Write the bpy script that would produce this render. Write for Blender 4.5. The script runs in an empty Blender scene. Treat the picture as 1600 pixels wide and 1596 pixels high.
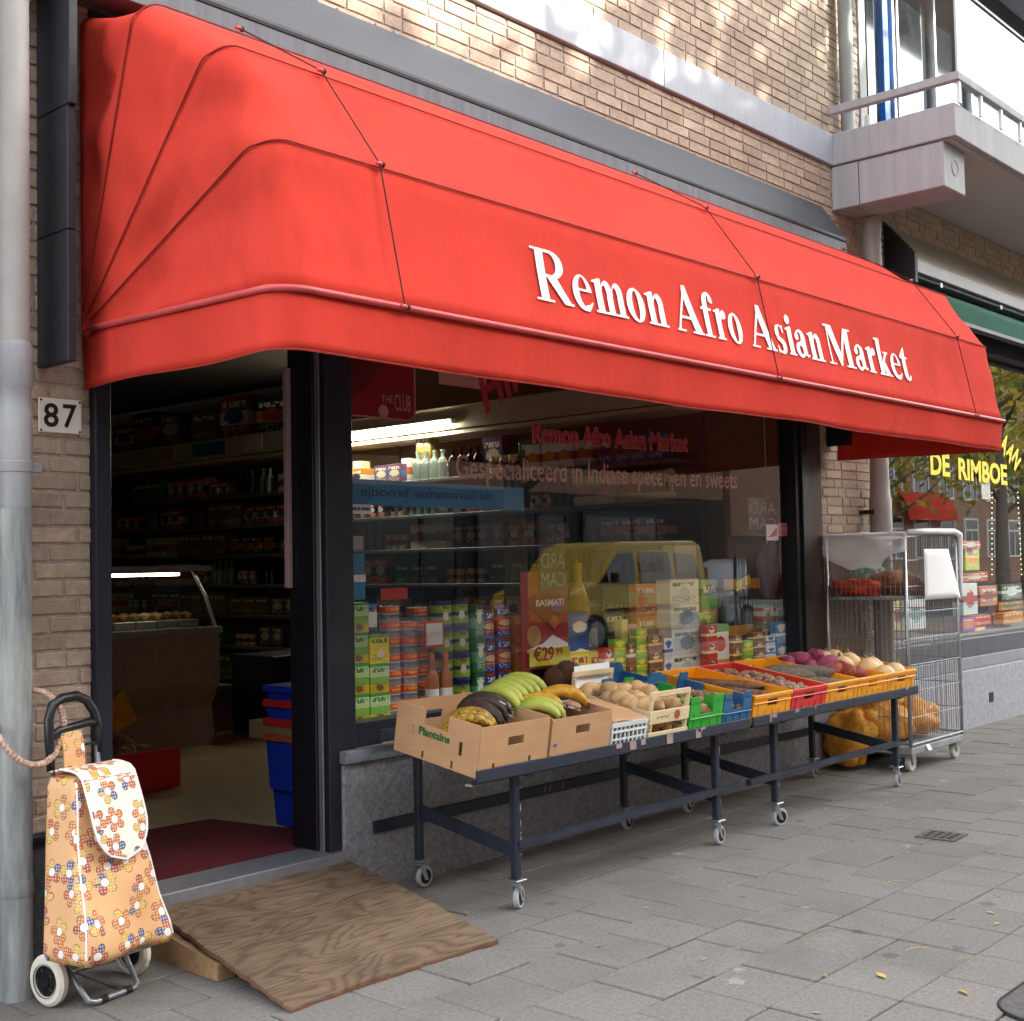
import bpy, bmesh, math, random
from mathutils import Vector, Matrix, noise
random.seed(11)
S = bpy.context.scene
COL = S.collection
R = math.radians

# ---------------------------------------------------------------- camera
F = 1964.58
_y, _p, _r = R(42.08), R(2.4855), R(-1.1115)
cf = Vector((math.cos(_y)*math.cos(_p), math.sin(_y)*math.cos(_p), math.sin(_p)))
_a = Vector((math.sin(_y), -math.cos(_y), 0)); _b = _a.cross(cf)
cr = _a*math.cos(_r) + _b*math.sin(_r); cu = _b*math.cos(_r) - _a*math.sin(_r)
CAM = Vector((0, -4.15, 1.38))
cd = bpy.data.cameras.new('camera'); cam = bpy.data.objects.new('camera', cd); COL.objects.link(cam)
cam.matrix_world = Matrix(((cr.x, cu.x, -cf.x, CAM.x), (cr.y, cu.y, -cf.y, CAM.y), (cr.z, cu.z, -cf.z, CAM.z), (0, 0, 0, 1)))
cd.sensor_fit = 'HORIZONTAL'; cd.sensor_width = 36; cd.lens = 36*F/1600; cd.clip_end = 600; cd.clip_start = .05
S.camera = cam
def at(px, py, Y):                      # survey helper: a photo point on the upright plane y = Y
    d = cf + cr*((px-800)/F) + cu*((798-py)/F)
    return CAM + d*((Y-CAM.y)/d.y)
def screen(p):
    d = Vector(p)-CAM; w = d.dot(cf)
    return (800+F*d.dot(cr)/w, 798-F*d.dot(cu)/w, w)

# ---------------------------------------------------------------- world, sun, exposure
SUN = Vector((.55, -.72, .44)).normalized()
W = bpy.data.worlds.new('World'); S.world = W; W.use_nodes = True
wn = W.node_tree.nodes; sky = wn.new('ShaderNodeTexSky'); sky.sky_type = 'NISHITA'; sky.sun_disc = False
sky.sun_elevation = math.asin(SUN.z); sky.sun_rotation = math.atan2(SUN.x, SUN.y)
sky.air_density = 1.0; sky.dust_density = 2.2; sky.ozone_density = 1.0
hs = wn.new('ShaderNodeHueSaturation'); hs.inputs['Saturation'].default_value = .3      # thin high cloud: a paler sky
W.node_tree.links.new(sky.outputs[0], hs.inputs['Color']); W.node_tree.links.new(hs.outputs[0], wn['Background'].inputs[0]); wn['Background'].inputs[1].default_value = .15
sl = bpy.data.lights.new('sun', 'SUN'); sl.energy = 2.0; sl.angle = R(.6); sl.color = (1, .93, .82)
so = bpy.data.objects.new('sun', sl); COL.objects.link(so); so.location = (0, 0, 30)
so.rotation_euler = SUN.to_track_quat('Z', 'Y').to_euler()
S.view_settings.view_transform = 'Standard'; S.view_settings.look = 'None'; S.view_settings.gamma = 1
S.view_settings.exposure = 3.0
S.render.engine = 'CYCLES'
S.cycles.max_bounces = 8; S.cycles.transparent_max_bounces = 16; S.cycles.diffuse_bounces = 4; S.cycles.glossy_bounces = 3
S.cycles.use_denoising = True; S.cycles.caustics_reflective = False; S.cycles.caustics_refractive = False
S.cycles.sample_clamp_indirect = 6

# ---------------------------------------------------------------- materials
def lin(h):
    if not isinstance(h, str): return (*h, 1)
    h = h.lstrip('#'); c = [int(h[i:i+2], 16)/255 for i in (0, 2, 4)]
    return tuple(x/12.92 if x <= .04045 else ((x+.055)/1.055)**2.4 for x in c) + (1,)
MATS = {}
def new_mat(name):
    m = bpy.data.materials.new(name); m.use_nodes = True; MATS[name] = m
    nt = m.node_tree; return m, nt, nt.nodes, nt.links, nt.nodes['Principled BSDF']
def M(name, col, rough=.6, var=.15, scale=8, bump=0, bscale=60, metal=0, spec=.4, obj_var=0, isl_var=0, stretch=(1, 1, 1), col2=None, coat=0, trans=0, emit=0, world=False, stain=0, stain_col=None, gum=0, dist=0):
    if name in MATS: return MATS[name]
    m, nt, N, L, P = new_mat(name)
    P.inputs['Roughness'].default_value = rough; P.inputs['Metallic'].default_value = metal
    P.inputs['Specular IOR Level'].default_value = spec
    if coat: P.inputs['Coat Weight'].default_value = coat; P.inputs['Coat Roughness'].default_value = .15
    tc = N.new('ShaderNodeTexCoord'); mp = N.new('ShaderNodeMapping'); mp.inputs['Scale'].default_value = stretch
    src_ = N.new('ShaderNodeNewGeometry').outputs['Position'] if world else tc.outputs['Object']; L.new(src_, mp.inputs[0])
    nz = N.new('ShaderNodeTexNoise'); nz.inputs['Scale'].default_value = scale; nz.inputs['Detail'].default_value = 5; nz.inputs['Roughness'].default_value = .65
    L.new(mp.outputs[0], nz.inputs['Vector'])
    c = lin(col); d = lin(col2) if col2 else tuple(x*(1-var) for x in c[:3])+(1,)
    cr_ = N.new('ShaderNodeValToRGB'); cr_.color_ramp.elements[0].position = .35; cr_.color_ramp.elements[1].position = .68
    cr_.color_ramp.elements[0].color = d; cr_.color_ramp.elements[1].color = c if col2 else tuple(min(1, x*(1+var*.5)) for x in c[:3])+(1,)
    L.new(nz.outputs['Fac'], cr_.inputs[0]); out = cr_.outputs[0]
    for amt, src in ((obj_var, 'ShaderNodeObjectInfo'), (isl_var, 'ShaderNodeNewGeometry')):
        if amt:
            oi = N.new(src); mr = N.new('ShaderNodeMapRange')
            mr.inputs['To Min'].default_value = 1-amt; mr.inputs['To Max'].default_value = 1+amt
            L.new(oi.outputs['Random' if 'Object' in src else 'Random Per Island'], mr.inputs[0])
            mu = N.new('ShaderNodeVectorMath'); mu.operation = 'SCALE'; L.new(out, mu.inputs[0]); L.new(mr.outputs[0], mu.inputs['Scale']); out = mu.outputs[0]
    if stain:                                             # blotches of dirt with their own outline
        sz = N.new('ShaderNodeTexNoise'); sz.inputs['Scale'].default_value = stain; sz.inputs['Detail'].default_value = 7; sz.inputs['Roughness'].default_value = .7; sz.inputs['Distortion'].default_value = .6; L.new(mp.outputs[0], sz.inputs['Vector'])
        sr = N.new('ShaderNodeMapRange'); sr.inputs['From Min'].default_value = .5; sr.inputs['From Max'].default_value = .72; sr.inputs['To Max'].default_value = .55; L.new(sz.outputs['Fac'], sr.inputs[0])
        sx_ = N.new('ShaderNodeMix'); sx_.data_type = 'RGBA'; L.new(sr.outputs[0], sx_.inputs[0]); L.new(out, sx_.inputs[6]); sx_.inputs[7].default_value = lin(stain_col); out = sx_.outputs[2]
    if gum:
        vo = N.new('ShaderNodeTexVoronoi'); vo.inputs['Scale'].default_value = gum; L.new(mp.outputs[0], vo.inputs['Vector']); nz2 = N.new('ShaderNodeTexNoise'); nz2.inputs['Scale'].default_value = 40; L.new(mp.outputs[0], nz2.inputs['Vector'])
        cs_ = N.new('ShaderNodeSeparateColor'); L.new(vo.outputs['Color'], cs_.inputs[0]); th = N.new('ShaderNodeMath'); th.operation = 'MULTIPLY'; L.new(cs_.outputs[0], th.inputs[0]); th.inputs[1].default_value = .085
        dd = N.new('ShaderNodeMath'); dd.operation = 'MULTIPLY'; L.new(vo.outputs['Distance'], dd.inputs[0]); L.new(nz2.outputs['Fac'], dd.inputs[1])
        lt = N.new('ShaderNodeMath'); lt.operation = 'LESS_THAN'; L.new(dd.outputs[0], lt.inputs[0]); L.new(th.outputs[0], lt.inputs[1]); fm_ = N.new('ShaderNodeMath'); fm_.operation = 'MULTIPLY'; fm_.inputs[1].default_value = .45; L.new(lt.outputs[0], fm_.inputs[0])
        gx_ = N.new('ShaderNodeMix'); gx_.data_type = 'RGBA'; L.new(fm_.outputs[0], gx_.inputs[0]); L.new(out, gx_.inputs[6])
        gr_ = N.new('ShaderNodeValToRGB'); gr_.color_ramp.interpolation = 'CONSTANT'; gr_.color_ramp.elements[0].color = lin('#3c3936'); gr_.color_ramp.elements[1].color = lin('#a9a39b'); gr_.color_ramp.elements[1].position = .6; L.new(cs_.outputs[1], gr_.inputs[0]); L.new(gr_.outputs[0], gx_.inputs[7]); out = gx_.outputs[2]
    L.new(out, P.inputs['Base Color'])
    if bump:
        bz = N.new('ShaderNodeTexNoise'); bz.inputs['Scale'].default_value = bscale; bz.inputs['Detail'].default_value = 6; bz.inputs['Distortion'].default_value = dist
        L.new(mp.outputs[0], bz.inputs['Vector'])
        bp = N.new('ShaderNodeBump'); bp.inputs['Strength'].default_value = bump; bp.inputs['Distance'].default_value = .01
        L.new(bz.outputs['Fac'], bp.inputs['Height']); L.new(bp.outputs[0], P.inputs['Normal'])
    if emit: P.inputs['Emission Color'].default_value = c; P.inputs['Emission Strength'].default_value = emit
    if trans:
        tr = N.new('ShaderNodeBsdfTranslucent'); L.new(out, tr.inputs[0]); mx = N.new('ShaderNodeMixShader'); mx.inputs[0].default_value = trans
        o = N['Material Output']; L.new(P.outputs[0], mx.inputs[1]); L.new(tr.outputs[0], mx.inputs[2]); L.new(mx.outputs[0], o.inputs[0])
    return m
def glass(name, ior=1.7, tint=(1, 1, 1)):
    if name in MATS: return MATS[name]
    m, nt, N, L, P = new_mat(name); N.remove(P)
    t = N.new('ShaderNodeBsdfTransparent'); t.inputs[0].default_value = (*tint, 1)
    g = N.new('ShaderNodeBsdfGlossy'); g.inputs['Roughness'].default_value = 0.0
    fr = N.new('ShaderNodeFresnel'); fr.inputs[0].default_value = ior
    ge = N.new('ShaderNodeNewGeometry'); iv = N.new('ShaderNodeMath'); iv.operation = 'SUBTRACT'; iv.inputs[0].default_value = 1
    L.new(ge.outputs['Backfacing'], iv.inputs[1]); mu = N.new('ShaderNodeMath'); mu.operation = 'MULTIPLY'
    L.new(fr.outputs[0], mu.inputs[0]); L.new(iv.outputs[0], mu.inputs[1])
    mx = N.new('ShaderNodeMixShader'); L.new(mu.outputs[0], mx.inputs[0]); L.new(t.outputs[0], mx.inputs[1]); L.new(g.outputs[0], mx.inputs[2])
    L.new(mx.outputs[0], N['Material Output'].inputs[0]); return m
def film(name, col, alpha, rough=.4, scale=12):          # thin plastic sheet
    if name in MATS: return MATS[name]
    m, nt, N, L, P = new_mat(name); P.inputs['Base Color'].default_value = lin(col); P.inputs['Roughness'].default_value = rough
    nz = N.new('ShaderNodeTexNoise'); nz.inputs['Scale'].default_value = 14; nz.inputs['Detail'].default_value = 4; bp = N.new('ShaderNodeBump'); bp.inputs['Strength'].default_value = .5; bp.inputs['Distance'].default_value = .02
    L.new(nz.outputs['Fac'], bp.inputs['Height']); L.new(bp.outputs[0], P.inputs['Normal'])
    tl = N.new('ShaderNodeBsdfTranslucent'); tl.inputs[0].default_value = lin(col); tp = N.new('ShaderNodeBsdfTransparent')
    m1 = N.new('ShaderNodeMixShader'); m1.inputs[0].default_value = .5; L.new(P.outputs[0], m1.inputs[1]); L.new(tl.outputs[0], m1.inputs[2])
    m2 = N.new('ShaderNodeMixShader'); m2.inputs[0].default_value = alpha; L.new(tp.outputs[0], m2.inputs[1]); L.new(m1.outputs[0], m2.inputs[2]); L.new(m2.outputs[0], N['Material Output'].inputs[0]); return m
def pack(name, bands, blob=None, bsz=(.3, .3), bpos=(.5, .5), prt=None, rough=.35, obj_var=.06, axis='XZ'):
    """printed packaging: colour bands up the pack, a round motif, specks of print"""
    if name in MATS: return MATS[name]
    m, nt, N, L, P = new_mat(name); P.inputs['Roughness'].default_value = rough
    tc = N.new('ShaderNodeTexCoord'); sx = N.new('ShaderNodeSeparateXYZ'); L.new(tc.outputs['Generated'], sx.inputs[0])
    cr_ = N.new('ShaderNodeValToRGB'); cr_.color_ramp.interpolation = 'CONSTANT'; E = cr_.color_ramp.elements
    while len(E) < len(bands): E.new(.5)
    for e, (p, c) in zip(E, bands): e.position = p; e.color = lin(c)
    L.new(sx.outputs['Z'], cr_.inputs[0]); out = cr_.outputs[0]
    def mix(fac, colr):
        nonlocal out
        mx = N.new('ShaderNodeMix'); mx.data_type = 'RGBA'; L.new(fac, mx.inputs[0]); L.new(out, mx.inputs[6]); mx.inputs[7].default_value = lin(colr); out = mx.outputs[2]
    if blob:
        terms = []
        for ax, c0, s in ((axis[0], bpos[0], bsz[0]), (axis[1], bpos[1], bsz[1])):
            a = N.new('ShaderNodeMath'); a.operation = 'SUBTRACT'; L.new(sx.outputs[ax], a.inputs[0]); a.inputs[1].default_value = c0
            b = N.new('ShaderNodeMath'); b.operation = 'DIVIDE'; L.new(a.outputs[0], b.inputs[0]); b.inputs[1].default_value = s
            c = N.new('ShaderNodeMath'); c.operation = 'POWER'; L.new(b.outputs[0], c.inputs[0]); c.inputs[1].default_value = 2; terms.append(c)
        ad = N.new('ShaderNodeMath'); L.new(terms[0].outputs[0], ad.inputs[0]); L.new(terms[1].outputs[0], ad.inputs[1])
        nz = N.new('ShaderNodeTexNoise'); nz.inputs['Scale'].default_value = 6; L.new(tc.outputs['Generated'], nz.inputs['Vector'])
        a2 = N.new('ShaderNodeMath'); L.new(ad.outputs[0], a2.inputs[0]); L.new(nz.outputs['Fac'], a2.inputs[1])
        lt = N.new('ShaderNodeMath'); lt.operation = 'LESS_THAN'; L.new(a2.outputs[0], lt.inputs[0]); lt.inputs[1].default_value = 1.4
        mix(lt.outputs[0], blob)
    if prt:                                               # a headline and small lines of type
        def mth(op, a, b=None):
            n = N.new('ShaderNodeMath'); n.operation = op
            for i, x in enumerate((a, b)):
                if x is None: continue
                if isinstance(x, (int, float)): n.inputs[i].default_value = x
                else: L.new(x, n.inputs[i])
            return n.outputs[0]
        U, Z = sx.outputs[axis[0]], sx.outputs['Z']
        def line(nrow, fill, freq, thr, z0, z1):
            zr = mth('MULTIPLY', Z, nrow); cb = N.new('ShaderNodeCombineXYZ'); L.new(mth('ADD', mth('MULTIPLY', U, freq), sum(map(ord, name))*1.37), cb.inputs[0]); L.new(mth('MULTIPLY', mth('FLOOR', zr), 5.3), cb.inputs[1]); L.new(mth('MULTIPLY', zr, 1.4), cb.inputs[2])
            nz = N.new('ShaderNodeTexNoise'); nz.inputs['Scale'].default_value = 1; nz.inputs['Detail'].default_value = 1; L.new(cb.outputs[0], nz.inputs['Vector'])
            f = mth('MULTIPLY', mth('GREATER_THAN', nz.outputs['Fac'], thr), mth('LESS_THAN', mth('FRACT', zr), fill)); f = mth('MULTIPLY', f, mth('MULTIPLY', mth('GREATER_THAN', Z, z0), mth('LESS_THAN', Z, z1)))
            return mth('MULTIPLY', f, mth('LESS_THAN', mth('ABSOLUTE', mth('SUBTRACT', U, .5)), .4))
        mix(line(4.2, .62, 9, .46, .62, .9), prt); mix(line(15, .5, 16, .52, .08, .34), prt)
    oi = N.new('ShaderNodeObjectInfo'); mr = N.new('ShaderNodeMapRange'); mr.inputs['To Min'].default_value = 1.5-obj_var; mr.inputs['To Max'].default_value = 1.5+obj_var
    L.new(oi.outputs['Random'], mr.inputs[0]); mu = N.new('ShaderNodeVectorMath'); mu.operation = 'SCALE'; L.new(out, mu.inputs[0]); L.new(mr.outputs[0], mu.inputs['Scale'])
    L.new(mu.outputs[0], P.inputs['Base Color']); return m

# ---------------------------------------------------------------- mesh helpers
class MB:
    def __init__(s): s.v = []; s.f = []; s.uv = None
    def add(s, vs, fs):
        o = len(s.v); s.v += [tuple(v) for v in vs]; s.f += [tuple(i+o for i in f) for f in fs]; return s
    def box(s, x0, y0, z0, x1, y1, z1):
        x0, x1 = min(x0, x1), max(x0, x1); y0, y1 = min(y0, y1), max(y0, y1); z0, z1 = min(z0, z1), max(z0, z1)
        return s.add([(x0, y0, z0), (x1, y0, z0), (x1, y1, z0), (x0, y1, z0), (x0, y0, z1), (x1, y0, z1), (x1, y1, z1), (x0, y1, z1)],
                     [(0, 3, 2, 1), (4, 5, 6, 7), (0, 1, 5, 4), (1, 2, 6, 5), (2, 3, 7, 6), (3, 0, 4, 7)])
    def bbox(s, x0, y0, z0, x1, y1, z1, b=.004):        # box with chamfered edges
        bm = bmesh.new(); bmesh.ops.create_cube(bm, size=1)
        for v in bm.verts: v.co = Vector(((x0+x1)/2+v.co.x*(x1-x0), (y0+y1)/2+v.co.y*(y1-y0), (z0+z1)/2+v.co.z*(z1-z0)))
        bmesh.ops.bevel(bm, geom=bm.edges[:], offset=b, segments=1, affect='EDGES', profile=.5)
        bm.verts.ensure_lookup_table(); s.add([v.co[:] for v in bm.verts], [[v.index for v in f.verts] for f in bm.faces]); bm.free(); return s
    def bar(s, p, q, w, h, up=(0, 0, 1)):
        p, q = Vector(p), Vector(q); d = (q-p).normalized(); a = d.cross(Vector(up)); a = (a if a.length > 1e-4 else d.cross(Vector((1, 0, 0)))).normalized(); b = a.cross(d)
        vs = [c+a*(w/2*i)+b*(h/2*j) for c in (p, q) for i, j in ((-1, -1), (1, -1), (1, 1), (-1, 1))]
        return s.add(vs, [(3, 2, 1, 0), (4, 5, 6, 7), (0, 1, 5, 4), (1, 2, 6, 5), (2, 3, 7, 6), (3, 0, 4, 7)])
    def tube(s, pts, r, n=8, closed=False):
        pts = [Vector(p) for p in pts]; k = len(pts); rs = r if isinstance(r, (list, tuple)) else [r]*k; prev = None; rings = []
        for i, p in enumerate(pts):
            a = pts[i-1] if (i > 0 or closed) else p; b = pts[(i+1) % k] if (i < k-1 or closed) else p
            t = (b-a).normalized()
            if prev is None: u = t.orthogonal().normalized()
            else: u = (prev-t*prev.dot(t)).normalized()
            prev = u; w = t.cross(u)
            rings.append([p+(u*math.cos(2*math.pi*j/n)+w*math.sin(2*math.pi*j/n))*rs[i] for j in range(n)])
        vs = [v for q in rings for v in q]; fs = []
        for i in range(k if closed else k-1):
            for j in range(n):
                fs.append((i*n+j, i*n+(j+1) % n, ((i+1) % k)*n+(j+1) % n, ((i+1) % k)*n+j))
        if not closed: fs += [tuple(range(n-1, -1, -1)), tuple((k-1)*n+j for j in range(n))]
        return s.add(vs, fs)
    def lathe(s, prof, n=16, c=(0, 0, 0), ax='z', ring=False):
        vs = []; prof = list(prof)+([prof[0]] if ring else []); k = len(prof)
        for r, z in prof:
            for j in range(n):
                a = 2*math.pi*j/n; x, y = r*math.cos(a), r*math.sin(a)
                q = {'z': (x, y, z), 'x': (z, x, y), 'y': (x, -z, y)}[ax]; vs.append((c[0]+q[0], c[1]+q[1], c[2]+q[2]))
        fs = [(i*n+j, i*n+(j+1) % n, (i+1)*n+(j+1) % n, (i+1)*n+j) for i in range(k-1) for j in range(n)]
        if not ring: fs += [tuple(range(n-1, -1, -1)), tuple((k-1)*n+j for j in range(n))]
        return s.add(vs, fs)
    def grid(s, fn, nu, nv):
        vs = [fn(i/nu, j/nv) for j in range(nv+1) for i in range(nu+1)]
        return s.add(vs, [(j*(nu+1)+i, j*(nu+1)+i+1, (j+1)*(nu+1)+i+1, (j+1)*(nu+1)+i) for j in range(nv) for i in range(nu)])
    def prism(s, poly, h0, h1, f):                         # polygon in (a,b), swept h0..h1, f(a,b,h)->xyz
        n = len(poly); vs = [f(a, b, h0) for a, b in poly]+[f(a, b, h1) for a, b in poly]
        return s.add(vs, [tuple(range(n-1, -1, -1)), tuple(range(n, 2*n))]+[(i, (i+1) % n, n+(i+1) % n, n+i) for i in range(n)])
    def wall(s, o, u, v, t, Wd, H, holes):                 # sheet o+u*a+v*b of thickness t with rectangular holes
        o, u, v, t = map(Vector, (o, u, v, t))
        us = sorted({0, Wd, *[x for h in holes for x in (h[0], h[2])]}); vs_ = sorted({0, H, *[x for h in holes for x in (h[1], h[3])]})
        fill = lambda i, j: 0 <= i < len(us)-1 and 0 <= j < len(vs_)-1 and not any(h[0] <= (us[i]+us[i+1])/2 <= h[2] and h[1] <= (vs_[j]+vs_[j+1])/2 <= h[3] for h in holes)
        P = lambda a, b, k: o+u*a+v*b+t*k
        for i in range(len(us)-1):
            for j in range(len(vs_)-1):
                if not fill(i, j): continue
                a, b, c, d = us[i], us[i+1], vs_[j], vs_[j+1]
                s.add([P(a, c, 0), P(b, c, 0), P(b, d, 0), P(a, d, 0)], [(0, 1, 2, 3)]); s.add([P(a, c, 1), P(b, c, 1), P(b, d, 1), P(a, d, 1)], [(3, 2, 1, 0)])
                for di, dj, e in ((-1, 0, ((a, c), (a, d))), (1, 0, ((b, d), (b, c))), (0, -1, ((b, c), (a, c))), (0, 1, ((a, d), (b, d)))):
                    if not fill(i+di, j+dj): s.add([P(*e[0], 0), P(*e[1], 0), P(*e[1], 1), P(*e[0], 1)], [(0, 1, 2, 3)])
        return s
    def build(s, name, mat, parent=None, local=False, smooth=False, fix=True):
        me = bpy.data.meshes.new(name); off = Vector((0, 0, 0))
        if parent is not None and not local: off = ORG.get(parent.name, Vector((0, 0, 0)))
        me.from_pydata([tuple(Vector(v)-off) for v in s.v], [], s.f)
        if fix:
            bm = bmesh.new(); bm.from_mesh(me); bmesh.ops.recalc_face_normals(bm, faces=bm.faces[:]); bm.to_mesh(me); bm.free()
        if smooth is True: me.polygons.foreach_set('use_smooth', [True]*len(me.polygons))
        me.materials.append(mat if not isinstance(mat, str) else MATS[mat])
        o = bpy.data.objects.new(name, me); COL.objects.link(o)
        if smooth == 'auto': me.polygons.foreach_set('use_smooth', [True]*len(me.polygons)); me.set_sharp_from_angle(angle=R(35))
        if parent is not None: o.parent = parent; ORG[o.name] = off
        return o
ORG = {}
def tag(o, label, cat, group=None, kind=None):
    o['label'] = label; o['category'] = cat
    if group: o['group'] = group
    if kind: o['kind'] = kind
    return o
def thing(name, label, cat, loc=(0, 0, 0), rot=(0, 0, 0), group=None):
    o = bpy.data.objects.new(name, None); COL.objects.link(o); o.location = loc; o.rotation_euler = rot; o.empty_display_size = .1
    ORG[o.name] = Vector(loc); return tag(o, label, cat, group)
def struct(o): o['kind'] = 'structure'; return o
def inst(me, name, loc, rot=(0, 0, 0), scale=(1, 1, 1), parent=None):
    o = bpy.data.objects.new(name, me); COL.objects.link(o); o.location = loc; o.rotation_euler = rot; o.scale = scale if not isinstance(scale, (int, float)) else (scale,)*3
    if parent is not None: o.parent = parent
    return o
def copy_tree(src, loc, rot=None, label=None):
    c = src.copy(); COL.objects.link(c); c.location = loc
    if rot is not None: c.rotation_euler = rot
    if label: c['label'] = label
    for ch in src.children:
        d = ch.copy(); COL.objects.link(d); d.parent = c
        for g in ch.children:
            e = g.copy(); COL.objects.link(e); e.parent = d
    return c
def mesh_of(mb, mat, name='mesh', smooth=False):
    o = mb.build(name, mat, smooth=smooth); me = o.data; bpy.data.objects.remove(o); return me
def text(name, s, mat, parent, o, u, v, Wd, H=None, bold=0, mirror=False, depth=.0015, shear=0):
    cu_ = bpy.data.curves.new('txt', 'FONT'); cu_.body = s; cu_.size = 1; cu_.offset = bold; cu_.extrude = .02; cu_.resolution_u = 3
    ob = bpy.data.objects.new('txt', cu_); COL.objects.link(ob); dg = bpy.context.evaluated_depsgraph_get(); dg.update()
    me = bpy.data.meshes.new_from_object(ob.evaluated_get(dg)); bpy.data.objects.remove(ob)
    xs = [q.co.x for q in me.vertices]; ys = [q.co.y for q in me.vertices]; x0, x1, y0, y1 = min(xs), max(xs), min(ys), max(ys)
    o, u, v = Vector(o), Vector(u).normalized(), Vector(v).normalized(); n = u.cross(v); kx = Wd/(x1-x0); ky = (H/(y1-y0)) if H else kx
    off = ORG.get(parent.name, Vector((0, 0, 0))) if parent is not None else Vector((0, 0, 0))
    for q in me.vertices:
        a = (x1-q.co.x if mirror else q.co.x-x0)*kx; b = (q.co.y-y0)*ky; q.co = o+u*(a+shear*b)+v*b+n*(depth*(1 if q.co.z > 0 else 0))-off
    me.materials.clear(); me.materials.append(MATS[mat] if isinstance(mat, str) else mat)
    ob = bpy.data.objects.new(name, me); COL.objects.link(ob)
    if parent is not None: ob.parent = parent
    return ob
def blob(seed, rx, ry, rz, lump=.12, freq=2.2, sub=2, bend=0):
    bm = bmesh.new(); bmesh.ops.create_icosphere(bm, subdivisions=sub, radius=1); o = Vector((seed*7.3, seed*3.1, seed*1.7))
    for v in bm.verts:
        k = 1+lump*noise.noise(v.co*freq+o)*1.6; x, y, z = v.co*k; v.co = Vector((x*rx, y*ry+bend*.35*rx*x*x, z*rz))
    mb = MB(); bm.verts.ensure_lookup_table(); mb.add([v.co[:] for v in bm.verts], [[v.index for v in f.verts] for f in bm.faces]); bm.free(); return mb

# ---------------------------------------------------------------- material library
M('brick', '#b09a87', .85, .22, 30, bump=.35, bscale=120, obj_var=.13, isl_var=0, world=True, stain=1.6, stain_col='#84705e')
M('brick_mass', '#b09a87', .85, .22, 30, bump=.35, bscale=120, isl_var=.13, world=True, stain=1.6, stain_col='#84705e')
M('mortar', '#a99c8f', .95, .25, 30, bump=.4, bscale=200)
M('concrete_white', '#a9adb4', .7, .1, 5, stretch=(3, 3, .3), world=True, bump=.08, bscale=60)
M('concrete_grey', '#a6a6a8', .75, .12, 5, stretch=(3, 3, .3), world=True, stain=1.2, stain_col='#86847f', bump=.05, bscale=50)
M('soffit', '#b9b4b0', .85, .08, 2)
M('white_panel', '#e9e9e6', .5, .03, 2)
M('plinth', '#a2a2a5', .8, .5, 55, bump=.5, bscale=140, col2='#77777b')
M('plinth_dark', '#4c4c50', .85, .4, 40, bump=.4, bscale=120)
M('paver', '#86817a', .9, .3, 70, bump=.35, bscale=260, obj_var=.07, col2='#6f6a64', world=True, stain=1.3, stain_col='#57524c', gum=5)
M('sand', '#35322f', .95, .3, 60)
M('paver_mass', '#86817a', .9, .3, 70, bump=.35, bscale=260, isl_var=.1, col2='#6f6a64', world=True, stain=1.3, stain_col='#57524c', gum=5)
M('asphalt', '#504f50', .9, .25, 40, bump=.3, bscale=200)
M('frame_black', '#17181f', .42, .3, 6, bump=.05, bscale=30, spec=.5)
M('frame_blue', '#20242e', .4, .25, 5, bump=.04, bscale=30)
M('brown_reveal', '#44302a', .6, .3, 6)
M('hood', '#43464c', .45, .15, 1.5, stretch=(.3, 1, 6), bump=.03)
M('cheek', '#2a2b31', .6, .2, 9)
M('alu', '#9a9ca2', .4, .15, 20, metal=.6)
M('steel', '#b9bcc0', .35, .1, 30, metal=.85)
M('zinc', '#a9aaa8', .6, .3, 5, stretch=(1, 1, .25), bump=.1, bscale=40, col2='#84868a')
M('zinc_worn', '#b4b7b3', .8, .3, 14, stretch=(1, 1, .14), bump=.3, bscale=40, col2='#787c7a')
M('pvc_grey', '#a7a59f', .55, .12, 4)
M('canvas', '#de4638', .88, .07, 3, bump=.3, bscale=8, dist=1.2, trans=.16, spec=.12, stretch=(1, 1, .6), stain=1.5, stain_col='#a83226')
M('canvas_bar', '#c04a4a', .45, .15, 10)
M('seam', '#962a20', .8, .2, 10)
M('cord', '#3b1512', .8)
M('white_print', '#f2f0ea', .55, .03, 5)
M('black_print', '#151515', .5, .05)
M('enamel', '#e6e3d4', .35, .05, 8, coat=.4)
M('plywood', '#8f6f52', .75, .35, 3.2, stretch=(1.2, 5, 1), bump=.5, bscale=14, col2='#5d4634')
M('timber', '#a98864', .8, .2, 6, stretch=(1, 6, 6), bump=.2, bscale=30)
M('mat_red', '#6d1d22', .98, .3, 70, bump=.9, bscale=300)
M('vinyl', '#a08a6a', .45, .15, 5)
M('ceiling', '#4e473f', .9, .05, 3)
M('inner_wall', '#7a705f', .9, .1, 3)
M('table_blue', '#2b3140', .5, .35, 14, bump=.1, bscale=60, col2='#20242f')
M('chip', '#a88f86', .7, .3, 30)
M('rubber', '#1b1b1c', .7)
M('castor_grey', '#b0b2b4', .55, .1, 20)
M('castor_white', '#c8c4b8', .6, .15, 15)
M('cardboard', '#c4986e', .85, .1, 5, stretch=(1, 1, 4), bump=.06, bscale=80)
M('cardboard_dark', '#6f5540', .9, .2, 5)
M('green_print', '#2f6a3a', .7)
M('crate_yellow', '#f2a21c', .4, .08, 6, spec=.5)
M('crate_red', '#d8342f', .4, .08, 6, spec=.5)
M('crate_green', '#37a93a', .4, .08, 6, spec=.5)
M('crate_blue', '#2f6690', .4, .08, 6, spec=.5)
M('crate_white', '#d8dedd', .4, .08, 6, spec=.5)
M('crate_wood', '#e4cfa4', .75, .15, 9, stretch=(1, 1, 8))
M('cargo_blue', '#1a42c4', .4, .08, 4)
M('cargo_red', '#cf2c2c', .45, .08, 4)
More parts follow.
